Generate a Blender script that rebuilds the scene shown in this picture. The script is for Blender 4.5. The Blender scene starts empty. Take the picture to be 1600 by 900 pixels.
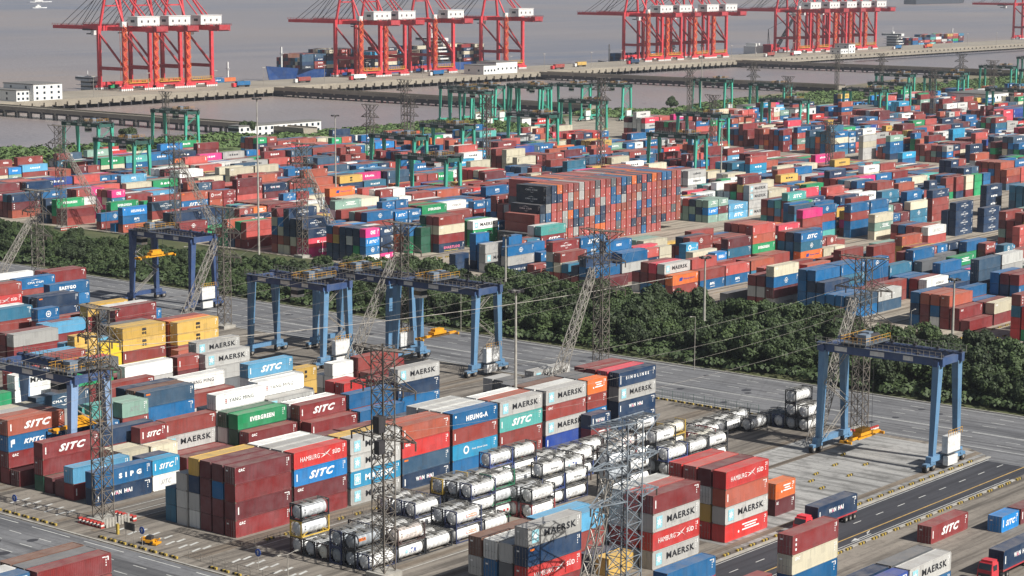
import bpy, math, random, time
import numpy as np
from mathutils import Matrix, Vector
R = math.radians
random.seed(7)
scene = bpy.context.scene
COL = scene.collection
# ------------------------------------------------------------------ camera, sky, sun, exposure
CAM_H, CAM_F, PITCH, YAW, ROLL = 89.08, 3242.8, R(8.842), R(39.62), R(.222)
cp, sp = math.cos(PITCH), math.sin(PITCH)
FW = Vector((math.cos(YAW)*cp, math.sin(YAW)*cp, -sp))
_rt = Vector((math.sin(YAW), -math.cos(YAW), 0)); _up = _rt.cross(FW)
RT = _rt*math.cos(ROLL) + _up*math.sin(ROLL); UP = -_rt*math.sin(ROLL) + _up*math.cos(ROLL)
cam = bpy.data.cameras.new('camera'); co = bpy.data.objects.new('camera', cam); COL.objects.link(co)
cam.sensor_width = 36; cam.lens = 36*CAM_F/1600; cam.clip_start = 1; cam.clip_end = 60000
M = Matrix((RT, UP, -FW)).transposed().to_4x4(); M.translation = (0, 0, CAM_H)
co.matrix_world = M; scene.camera = co
w = bpy.data.worlds.new('World'); scene.world = w; w.use_nodes = True
nt = w.node_tree; bg = nt.nodes['Background']
sky = nt.nodes.new('ShaderNodeTexSky'); sky.sky_type = 'NISHITA'; sky.sun_disc = False
SUN_EL, SUN_AZ = R(42), R(180-4)
sky.sun_elevation = SUN_EL; sky.sun_rotation = SUN_AZ; sky.air_density = 1.0; sky.dust_density = 2.5; sky.ozone_density = 1
nt.links.new(sky.outputs[0], bg.inputs[0]); bg.inputs[1].default_value = .055
sd = bpy.data.lights.new('sun', 'SUN'); sd.energy = 5.0; sd.angle = R(.5); sd.color = (1, .968, .925)
so = bpy.data.objects.new('sun', sd); COL.objects.link(so)
tosun = Vector((math.sin(SUN_AZ)*math.cos(SUN_EL), math.cos(SUN_AZ)*math.cos(SUN_EL), math.sin(SUN_EL)))
so.rotation_euler = tosun.to_track_quat('Z', 'Y').to_euler()
scene.view_settings.view_transform = 'Standard'; scene.view_settings.look = 'None'
scene.view_settings.exposure = .28; scene.view_settings.gamma = 1; scene.view_settings.use_curve_mapping = False
try:
    scene.cycles.volume_bounces = 0; scene.cycles.max_bounces = 5; scene.cycles.diffuse_bounces = 2
    scene.cycles.volume_step_rate = 10
except Exception: pass

# ------------------------------------------------------------------ helpers
def s2l(c): return tuple(((x/255+.055)/1.055)**2.4 if x/255 > .04045 else x/255/12.92 for x in c)
def N(nt, t, **k):
    n = nt.nodes.new(t)
    for a, b in k.items(): setattr(n, a, b)
    return n
def mixc(nt, fac, a, b, bt='MIX'):
    m = N(nt, 'ShaderNodeMix', data_type='RGBA', blend_type=bt)
    for s, v in ((m.inputs[0], fac), (m.inputs[6], a), (m.inputs[7], b)):
        if isinstance(v, bpy.types.NodeSocket): nt.links.new(v, s)
        elif isinstance(v, (int, float)): s.default_value = v
        else: s.default_value = (*v[:3], 1)
    return m.outputs[2]
def noise(nt, vec, sc, det=4, rough=.6, lo=.35, hi=.65, mp=None):
    if mp:
        mm = N(nt, 'ShaderNodeMapping'); mm.inputs[3].default_value = mp; nt.links.new(vec, mm.inputs[0]); vec = mm.outputs[0]
    n = N(nt, 'ShaderNodeTexNoise'); n.inputs['Scale'].default_value = sc; n.inputs['Detail'].default_value = det
    n.inputs['Roughness'].default_value = rough; nt.links.new(vec, n.inputs['Vector'])
    r = N(nt, 'ShaderNodeMapRange'); r.inputs[1].default_value = lo; r.inputs[2].default_value = hi
    nt.links.new(n.outputs[0], r.inputs[0]); return r.outputs[0]
def mat0(name):
    m = bpy.data.materials.new(name); m.use_nodes = True
    return m, m.node_tree, m.node_tree.nodes['Principled BSDF']
def scale(nt, s, k):
    m = N(nt, 'ShaderNodeMath', operation='MULTIPLY'); nt.links.new(s, m.inputs[0]); m.inputs[1].default_value = k; return m.outputs[0]
MATS = {}
def mat_simple(name, rgb, rough=.6, metal=0, var=.25, sc=1.5):
    if name in MATS: return MATS[name]
    m, nt, b = mat0(name); c = s2l(rgb)
    tc = N(nt, 'ShaderNodeTexCoord')
    f = noise(nt, tc.outputs['Object'], sc)
    out = mixc(nt, scale(nt, f, var*2), c, tuple(x*.45 for x in c))
    nt.links.new(out, b.inputs['Base Color']); b.inputs['Roughness'].default_value = rough; b.inputs['Metallic'].default_value = metal
    MATS[name] = m; return m
def wear(nt, base, vec, top, rnd=None):
    """painted steel: faded patches, vertical grime streaks, rust spots, dust lying on the roof"""
    if rnd is not None:
        a = N(nt, 'ShaderNodeVectorMath', operation='MULTIPLY_ADD')
        cmb = N(nt, 'ShaderNodeCombineXYZ'); 
        for i in range(3): nt.links.new(rnd, cmb.inputs[i])
        nt.links.new(cmb.outputs[0], a.inputs[0]); a.inputs[1].default_value = (91, 57, 33); nt.links.new(vec, a.inputs[2]); vec = a.outputs[0]
    fade = noise(nt, vec, .35, 5, .6, .35, .7)
    c = mixc(nt, scale(nt, fade, .11), base, s2l((172, 180, 184)))
    st = noise(nt, vec, 1, 5, .7, .52, .75, mp=(2.6, 2.6, .16))
    c = mixc(nt, scale(nt, st, .38), c, s2l((58, 58, 58)), 'MIX')
    ru = noise(nt, vec, 1.1, 8, .75, .63, .72)
    if rnd is not None:
        pw = N(nt, 'ShaderNodeMath', operation='MULTIPLY'); nt.links.new(rnd, pw.inputs[0]); nt.links.new(rnd, pw.inputs[1])
        k2 = N(nt, 'ShaderNodeMath', operation='MULTIPLY'); nt.links.new(ru, k2.inputs[0]); nt.links.new(pw.outputs[0], k2.inputs[1]); ru = k2.outputs[0]
        c = mixc(nt, scale(nt, ru, .95), c, s2l((96, 58, 38)))
    else: c = mixc(nt, scale(nt, ru, .4), c, s2l((96, 58, 38)))
    # repainted and dented panels: a slightly different tone every metre or so
    sn = N(nt, 'ShaderNodeVectorMath', operation='SNAP'); sn.inputs[1].default_value = (1.22, 50, 1.9); nt.links.new(vec, sn.inputs[0])
    wn = N(nt, 'ShaderNodeTexWhiteNoise'); nt.links.new(sn.outputs[0], wn.inputs['Vector'])
    pr = N(nt, 'ShaderNodeMapRange'); pr.inputs[1].default_value = .72; pr.inputs[2].default_value = .95; nt.links.new(wn.outputs['Value'], pr.inputs[0])
    c = mixc(nt, scale(nt, pr.outputs[0], .16), c, s2l((60, 52, 48)))
    geo = N(nt, 'ShaderNodeNewGeometry'); sx = N(nt, 'ShaderNodeSeparateXYZ'); nt.links.new(geo.outputs['Normal'], sx.inputs[0])
    up = N(nt, 'ShaderNodeMapRange'); up.inputs[1].default_value = .5; up.inputs[2].default_value = .95; nt.links.new(sx.outputs[2], up.inputs[0])
    d = noise(nt, vec, .5, 6, .65, .25, .75)
    dd = N(nt, 'ShaderNodeMath', operation='MULTIPLY'); nt.links.new(up.outputs[0], dd.inputs[0]); nt.links.new(d, dd.inputs[1])
    return mixc(nt, scale(nt, dd.outputs[0], top), c, s2l((150, 140, 128)))
def mat_paint(name, rgb, top=.55):
    k = 'paint_'+name
    if k in MATS: return MATS[k]
    m, nt, b = mat0(k)
    tc = N(nt, 'ShaderNodeTexCoord'); oi = N(nt, 'ShaderNodeObjectInfo')
    br = N(nt, 'ShaderNodeHueSaturation'); br.inputs['Color'].default_value = (*s2l(rgb), 1)
    v = N(nt, 'ShaderNodeMapRange'); v.inputs[3].default_value = .8; v.inputs[4].default_value = 1.15
    nt.links.new(oi.outputs['Random'], v.inputs[0]); nt.links.new(v.outputs[0], br.inputs['Value'])
    out = wear(nt, br.outputs[0], tc.outputs['Object'], top, oi.outputs['Random'])
    nt.links.new(out, b.inputs['Base Color']); b.inputs['Roughness'].default_value = .55
    MATS[k] = m; return m

class MB:
    def __init__(s): s.v = []; s.f = []; s.m = []
    def quadbox(s, P, mi=0):     # P: 8 points, bottom 4 ccw then top 4
        n = len(s.v); s.v += [tuple(p) for p in P]
        for q in ((3,2,1,0),(4,5,6,7),(0,1,5,4),(1,2,6,5),(2,3,7,6),(3,0,4,7)): s.f.append(tuple(n+i for i in q)); s.m.append(mi)
    def box(s, x0, x1, y0, y1, z0, z1, mi=0):
        s.quadbox([(x0,y0,z0),(x1,y0,z0),(x1,y1,z0),(x0,y1,z0),(x0,y0,z1),(x1,y0,z1),(x1,y1,z1),(x0,y1,z1)], mi)
    def poly(s, pts, mi=0):
        n = len(s.v); s.v += [tuple(p) for p in pts]; s.f.append(tuple(range(n, n+len(pts)))); s.m.append(mi)
    def beam(s, p, q, w=.1, h=None, mi=0, w2=None):
        p, q = Vector(p), Vector(q); d = q-p
        if d.length < 1e-6: return
        d.normalize(); u = Vector((0,0,1)) if abs(d.z) < .95 else Vector((1,0,0))
        a = d.cross(u).normalized(); b = a.cross(d).normalized()
        h = h or w; k = (w2 or w)/w
        P = []
        for c, t in ((p, 1), (q, k)):
            for sa, sb in ((-1,-1),(1,-1),(1,1),(-1,1)): P.append(c+a*sa*w/2*t+b*sb*h/2*t)
        s.quadbox(P, mi)
    def cyl(s, p, q, r, n=10, mi=0, r2=None, cap=True):
        p, q = Vector(p), Vector(q); d = (q-p).normalized(); u = Vector((0,0,1)) if abs(d.z) < .9 else Vector((1,0,0))
        a = d.cross(u).normalized(); b = a.cross(d).normalized(); r2 = r if r2 is None else r2
        k = len(s.v)
        for c, rr in ((p, r), (q, r2)):
            for i in range(n): t = 2*math.pi*i/n; s.v.append(tuple(c+(a*math.cos(t)+b*math.sin(t))*rr))
        for i in range(n): j = (i+1) % n; s.f.append((k+i, k+j, k+n+j, k+n+i)); s.m.append(mi)
        if cap:
            s.f.append(tuple(k+i for i in range(n))[::-1]); s.m.append(mi); s.f.append(tuple(k+n+i for i in range(n))); s.m.append(mi)
    def mesh(s, name, mats):
        me = bpy.data.meshes.new(name); me.from_pydata(s.v, [], s.f)
        for m in mats: me.materials.append(m)
        if any(s.m): me.polygons.foreach_set('material_index', s.m)
        me.update(); return me
    def build(s, name, mats, parent=None, loc=(0,0,0), rz=0, smooth=False):
        me = s.mesh(name, mats if isinstance(mats, (list, tuple)) else [mats])
        if smooth: me.polygons.foreach_set('use_smooth', [True]*len(me.polygons))
        return link(name, me, parent, loc, rz)
def link(name, data, parent=None, loc=(0,0,0), rz=0):
    o = bpy.data.objects.new(name, data); COL.objects.link(o); o.location = loc; o.rotation_euler = (0, 0, rz)
    if parent: o.parent = parent
    return o
def tag(o, label=None, cat=None, group=None, kind=None):
    if label: o['label'] = label
    if cat: o['category'] = cat
    if group: o['group'] = group
    if kind: o['kind'] = kind
    return o
def empty(name, loc=(0,0,0), rz=0):
    o = link(name, None, None, loc, rz); return o
def copy_tree(o, loc=None, parent=None, rz=None):
    c = o.copy(); COL.objects.link(c)
    if parent: c.parent = parent
    if loc is not None: c.location = loc
    if rz is not None: c.rotation_euler = (0, 0, rz)
    for ch in list(o.children): copy_tree(ch, None, c)
    return c
ORD = ['first','second','third','fourth','fifth','sixth','seventh','eighth','ninth','tenth','eleventh','twelfth','thirteenth','fourteenth','fifteenth','sixteenth','seventeenth','eighteenth','nineteenth','twentieth']
def px(x, y, z=0):
    d = Vector((x, y, z-CAM_H)); k = d.dot(FW)
    return 800+CAM_F*d.dot(RT)/k, 450-CAM_F*d.dot(UP)/k

# ------------------------------------------------------------------ setting: ground, roads, water
def mat_ground(name, base, dark, light, sc=.05, joints=None, rough=.9, streak=None, spots=.5):
    m, nt, b = mat0(name); g = N(nt, 'ShaderNodeNewGeometry'); v = g.outputs['Position']
    c = mixc(nt, noise(nt, v, sc, 6, .6), s2l(base), s2l(light))
    c = mixc(nt, scale(nt, noise(nt, v, sc*4, 8, .7, .5, .7), spots), c, s2l(dark))
    if streak:   # tyre wear along the lanes
        c = mixc(nt, scale(nt, noise(nt, v, 1, 5, .7, .46, .62, mp=streak), .8), c, s2l(dark))
    c = mixc(nt, scale(nt, noise(nt, v, .9, 8, .8, .52, .64), .5), c, s2l(dark))
    if joints:
        br = N(nt, 'ShaderNodeTexBrick'); br.offset = 0; br.inputs['Scale'].default_value = 1; br.inputs['Brick Width'].default_value = joints
        br.inputs['Row Height'].default_value = joints; br.inputs['Mortar Size'].default_value = .05; br.inputs['Mortar Smooth'].default_value = .6
        br.inputs['Color1'].default_value = (1,1,1,1); br.inputs['Color2'].default_value = (.86,.86,.86,1); br.inputs['Mortar'].default_value = (.55,.55,.55,1)
        nt.links.new(v, br.inputs[0]); c = mixc(nt, .55, c, br.outputs[0], 'MULTIPLY')
    nt.links.new(c, b.inputs['Base Color']); b.inputs['Roughness'].default_value = rough; MATS[name] = m; return m
m_conc = mat_ground('yard_concrete', (124,117,107), (74,68,61), (146,138,126), .04, 5.0, streak=(.02,.5,1))
m_conc2 = mat_ground('pale_concrete', (150,149,145), (88,87,84), (172,170,165), .05, 6.0, streak=(.5,.03,1), spots=.85)
m_asph = mat_ground('grey_asphalt', (104,105,107), (66,66,68), (122,122,122), .05, None, streak=(.6,.02,1))
m_black2 = mat_ground('dark_asphalt', (84,84,86), (60,60,62), (98,98,98), .06, None, streak=(.6,.02,1))
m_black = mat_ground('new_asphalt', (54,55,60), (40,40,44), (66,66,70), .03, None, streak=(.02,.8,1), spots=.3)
m_grass = mat_ground('belt_grass', (62,72,40), (38,46,26), (96,98,62), .08, None)
m_shore = mat_ground('shore_grass', (78,98,54), (52,70,36), (104,118,70), .02, None)
m_marsh = mat_ground('marsh', (112,102,84), (74,72,52), (128,122,96), .012, None)
m_white = mat_simple('road_white', (205,205,198), .7, var=.3, sc=.8)
m_yellow = mat_simple('road_yellow', (196,160,92), .7, var=.3, sc=.8)
m_ydull = mat_simple('block_yellow', (184,158,70), .7, var=.3, sc=3)
m_bdull = mat_simple('block_black', (52,48,44), .8, var=.2, sc=3)
m_cstone = mat_simple('cast_concrete', (172,168,158), .85, var=.3, sc=.6)
m_rail = mat_ground('runway', (112,102,90), (66,58,50), (132,120,104), .1, None, streak=(.02,1,1))

def sheet(name, pts, z, m):
    b = MB(); b.poly([(x, y, z) for x, y in pts]); return tag(b.build(name, m), kind='structure')
def rect(name, x0, x1, y0, y1, z, m): return sheet(name, [(x0,y0),(x1,y0),(x1,y1),(x0,y1)], z, m)
SHORE = [(-900,940),(420,860),(590,799),(625,792),(687,808),(730,806),(753,789),(805,795),(850,797),(904,790),(961,786),(1020,772),(1040,752),(1127,778),(1204,792),(1290,800),(1358,808),(1488,830),(1550,830),(1708,822),(2300,800),(5200,700),(5200,-400),(-900,-400)]
gb = MB()
gb.poly([(x,y,0) for x,y in SHORE])
for i in range(len(SHORE)-3):
    a, b_ = SHORE[i], SHORE[i+1]; gb.poly([(a[0],a[1],-4),(b_[0],b_[1],-4),(b_[0],b_[1],0),(a[0],a[1],0)])
tag(gb.build('ground', m_conc), kind='structure')
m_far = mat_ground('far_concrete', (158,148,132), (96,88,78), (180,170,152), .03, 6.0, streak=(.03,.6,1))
sheet('shore_meadow', [(420,800),(440,722),(640,722),(700,735),(800,715),(850,740),(900,772),(985,766),(990,720),(1200,708),(1300,690),(2300,664),(5200,664),(5200,690),(2300,735),(1500,752),(1230,760),(1040,748),(985,776),(760,780),(600,786)], .016, m_shore)
sheet('far_yard_pavement', [(440,60),(5200,-300),(5200,640),(2300,690),(1500,716),(1120,728),(1000,745),(900,768),(620,776),(440,800)], .005, m_far)
# sea
m_sea, nt, b = mat0('sea')
g = N(nt, 'ShaderNodeNewGeometry'); v = g.outputs['Position']
c = mixc(nt, noise(nt, v, .0012, 4, .55, .35, .65), s2l((150,136,126)), s2l((112,115,126)))
c = mixc(nt, noise(nt, v, 1, 6, .7, .45, .62, mp=(.0025,.014,1)), c, s2l((142,134,132)))
nt.links.new(c, b.inputs['Base Color']); b.inputs['Roughness'].default_value = .32; b.inputs['IOR'].default_value = 1.33
bp = N(nt, 'ShaderNodeBump'); bp.inputs['Strength'].default_value = .8; bp.inputs['Distance'].default_value = 1.0
n1 = N(nt, 'ShaderNodeTexNoise'); n1.inputs['Scale'].default_value = .25; n1.inputs['Detail'].default_value = 8; nt.links.new(v, n1.inputs['Vector'])
nt.links.new(n1.outputs[0], bp.inputs['Height']); nt.links.new(bp.outputs[0], b.inputs['Normal'])
rect('sea', -9000, 26000, -3000, 26000, -1.2, m_sea)
# roads
rect('kerbside_road', 170, 352, 159.0, 169.4, .004, m_black)
rect('cross_road', 174, 200.6, 60, 1000, .008, m_asph)
rect('ring_road', 347, 378.5, 60, 700, .008, m_asph)
sheet('road_mouth', [(346,150),(352,150),(352,178),(347,176),(344,171),(340,169.4),(340,159)], .012, m_asph)
sheet('tree_belt_ground', [(379,234),(436,238),(443,270),(446,560),(430,700),(379,700)], .006, m_grass)
sheet('tree_belt_verge', [(379,60),(430,60),(432,238),(379,234)], .006, m_grass)
sheet('shore_ground', [(420,858),(590,797),(625,790),(687,806),(730,804),(753,787),(805,793),(850,795),(904,788),(961,784),(1020,770),(1040,750),(1127,776),(1204,790),(1290,798),(1358,806),(1488,828),(1550,828),(1708,820),(2300,798),(5200,690),(5200,640),(2300,690),(1500,716),(1120,728),(1000,745),(900,768),(620,776),(420,800)], .01, m_marsh)
rect('pale_apron', 262, 345, 171.2, 204.5, .008, m_conc2)
mk = MB()
def dash(x0,x1,y0,y1): mk.box(x0,x1,y0,y1,.012,.016)
dash(171,341,168.9,169.05)
x = 200
while x < 340: dash(x,x+2.4,165.1,165.28); x += 7.2
dash(171,330,159.4,159.55)
for xx in (199.2,):
    y = 60
    while y < 420: dash(xx,xx+.2,y,y+9.5); y += 13
for xx in (195.6,191.9,188.2,184.5):
    y = 60
    while y < 420: dash(xx,xx+.18,y,y+3); y += 7.5
for xx, L_, G_ in ((348.6,60,.5),(352.2,3,7),(355.9,3,7),(359.6,40,1),(360.1,40,1),(366,3,7),(369.8,3,7),(373.6,3,7),(377.4,60,.5)):
    y = 60
    while y < 560: dash(xx,xx+.2,y,y+L_); y += L_+G_
# zig-zag turning marks on the yard ends
for i in range(26):
    yy = 204+i*3.0
    if 227 < yy < 233 or 254 < yy < 265: continue
    mk.quadbox([(206.2,yy,.012),(208.4,yy+.5,.012),(208.4,yy+1.0,.012),(206.2,yy+.5,.012),(206.2,yy,.016),(208.4,yy+.5,.016),(208.4,yy+1.0,.016),(206.2,yy+.5,.016)])
    mk.quadbox([(208.4,yy-.1,.012),(210.4,yy+.3,.012),(210.4,yy+.8,.012),(208.4,yy+.4,.012),(208.4,yy-.1,.016),(210.4,yy+.3,.016),(210.4,yy+.8,.016),(208.4,yy+.4,.016)])
for i in range(9): dash(262+8*i,262+8*i+7.9,196.9,197.02)
for yy in (202.8,228.6,231.5,256.2,259.6,262.4): dash(212,344,yy,yy+.14)
mk.build('lane_marking', m_white); tag(bpy.data.objects['lane_marking'], kind='structure')
mk = MB(); dash(171,345,161.3,161.55)
for yy in (321,349): mk.box(470,900,yy-3.9,yy-3.75,.012,.016)
mk.box(446,560,235.9-4,236.05-4,.012,.016)
tag(mk.build('yellow_lane_marking', m_yellow), kind='structure')
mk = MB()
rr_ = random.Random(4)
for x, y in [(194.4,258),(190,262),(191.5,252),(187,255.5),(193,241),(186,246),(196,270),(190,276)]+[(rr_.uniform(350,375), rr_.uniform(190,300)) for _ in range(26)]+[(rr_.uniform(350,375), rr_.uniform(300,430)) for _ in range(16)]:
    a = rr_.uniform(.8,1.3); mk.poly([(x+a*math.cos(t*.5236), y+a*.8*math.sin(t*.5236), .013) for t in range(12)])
tag(mk.build('road_dark_spot', m_black), kind='structure')  # dark oval spots on the cross road and ring road
rect('road_resurfacing', 178, 196.5, 213, 243, .011, MATS['dark_asphalt'] if 'dark_asphalt' in MATS else m_black2)
# white arrow on the kerbside road
mk = MB(); mk.poly([(279,159.9,.02),(283,159.9,.02),(283,160.1,.02),(279,160.1,.02)]); mk.poly([(278.8,159.6,.02),(279,160.6,.02),(276.8,160,.02)])
mk.poly([(282,160.1,.02),(284.4,161,.02),(284.6,161.2,.02),(283.2,160.9,.02)]); tag(mk.build('arrow_marking', m_white), kind='structure')
# kerbs + RTG runway strips
kb = MB()
kb.box(171,343,169.5,170.1,0,.14); kb.box(171,330,158.2,158.8,0,.14); kb.box(200.8,201.2,172,640,0,.14); kb.box(346.3,346.7,205,640,0,.14); kb.box(378.6,379.0,60,640,0,.16)
tag(kb.build('kerb', m_cstone), kind='structure')
rs = MB()
for yy in (173.0,196.2,204.4,231.4,233.0,255.4,264.2,287.2,290.6,315,322,346):
    rs.box(204,345,yy-.75,yy+.75,.012,.018)
for yb in (234.6,266.5,290,322,350,378,428,452,480,511,540,569,600,630,660,690,720):
    rs.box(448,805 if yb > 420 else 860,yb-2.4,yb-1.2,.012,.018); rs.box(448,805 if yb > 420 else 860,yb+20.2,yb+21.4,.012,.018)
tag(rs.build('crane_runway', m_rail), kind='structure')
HAZE = .00006
# ------------------------------------------------------------------ shipping containers
PAL = dict(mr=(104,38,42), dr=(128,42,42), rr=(142,60,52), co=(186,84,76), hs=(196,50,46), og=(226,112,42), ro=(170,86,64), bl=(0,96,148), nv=(12,48,82), sl=(50,80,104),
 lb=(92,162,198), cy=(40,150,192), sb=(14,126,194), rb=(28,62,140), tb=(44,110,138), gy=(178,177,172), dg=(98,100,102), lg=(206,206,200), wh=(240,240,234), cr=(206,198,172),
 yl=(206,168,82), by=(238,198,28), gr=(24,150,92), dk=(22,82,58), mt=(136,168,152), te=(84,168,160), pk=(224,50,128), kl=(214,66,84), br=(112,74,56), bk=(32,44,60))
CNAME = dict(mr='maroon', dr='dark red', rr='brick red', co='faded coral', hs='bright red', og='orange', ro='faded rust orange', bl='blue', nv='navy', sl='slate blue', lb='light blue', cy='cyan', sb='bright blue',
 rb='royal blue', tb='teal blue', gy='grey', dg='dark grey', lg='pale grey', wh='white', cr='cream', yl='mustard yellow', by='bright yellow', gr='green', dk='dark green', mt='mint green', te='turquoise',
 pk='hot pink', kl='pinkish red', br='brown', bk='near black')
INK = dict(w=(244,244,240), k=(38,40,46), p=(230,120,150), b=(30,70,150), o=(226,120,40), c=(150,205,215), y=(214,190,60), r=(190,50,50), g=(150,150,150))
_gl = {}
def glyphs(txt, shear=0, bold=.02):
    k = (txt, shear, bold)
    if k in _gl: return _gl[k]
    cu = bpy.data.curves.new('t', 'FONT'); cu.body = txt; cu.shear = shear; cu.offset = bold; cu.resolution_u = 2; cu.space_character = 1.08+bold*2.5; cu.fill_mode = 'FRONT'
    o = bpy.data.objects.new('t', cu); COL.objects.link(o); bpy.context.view_layer.update()
    me = o.to_mesh(); V = [(v.co.x, v.co.y) for v in me.vertices]; P = [tuple(p.vertices) for p in me.polygons]
    o.to_mesh_clear(); bpy.data.objects.remove(o); bpy.data.curves.remove(cu)
    V = np.array(V); lo, hi = V.min(0), V.max(0); V = (V-lo)/(hi-lo)
    _gl[k] = (V, P, (hi-lo)[0]/(hi-lo)[1]); return _gl[k]
def gtext(txt, u, w_, wd, h, ink, shear=0, bold=.02):
    V, P, _ = glyphs(txt, shear, bold); out = []
    for p in P: out.append(([(u+V[i][0]*wd, w_+V[i][1]*h) for i in p], ink))
    return out
def disc(u, w_, r, ink, n=12, ri=0):
    if not ri: return [([(u+r*math.cos(2*math.pi*i/n), w_+r*math.sin(2*math.pi*i/n)) for i in range(n)], ink)]
    o = []
    for i in range(n):
        a, b_ = 2*math.pi*i/n, 2*math.pi*(i+1)/n
        o.append(([(u+ri*math.cos(a), w_+ri*math.sin(a)), (u+r*math.cos(a), w_+r*math.sin(a)), (u+r*math.cos(b_), w_+r*math.sin(b_)), (u+ri*math.cos(b_), w_+ri*math.sin(b_))], ink))
    return o
def star(u, w_, r, ink, n=7):
    o = []
    for i in range(n):
        a = math.pi/2+2*math.pi*i/n; d = .42
        o.append(([(u+r*math.cos(a), w_+r*math.sin(a)), (u+r*.42*math.cos(a+d), w_+r*.42*math.sin(a+d)), (u, w_), (u+r*.42*math.cos(a-d), w_+r*.42*math.sin(a-d))], ink))
    return o
def rc(u0, u1, w0, w1, ink): return [([(u0,w0),(u1,w0),(u1,w1),(u0,w1)], ink)]
LWORD = dict(M='dark name lettering and star', Mb='white name lettering and boxed star', S='slanted white initials', H='white name and winged emblem', W='white and pink lettering', C='thin dark lettering', Y='thin grey lettering', E='white name panel',
 O='large white initials', K='white letter and name', HL='purple stripe emblem', HA='white block lettering', SI='wide white initials', KM='white initials', CM='white wave emblem', MS='black letter emblem', SN='spaced white lettering', CU='round white emblem',
 EG='bold white lettering', SG='small corner initials', EM='round white ring emblem', BP='short white initials', SM='pink and yellow lettering', HE='short white word', G='pale ghost lettering', V='white vertical marks', T='white side marks', OT='one circular white logo', DS='small orange label', P3='three stacked white lines')
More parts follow.
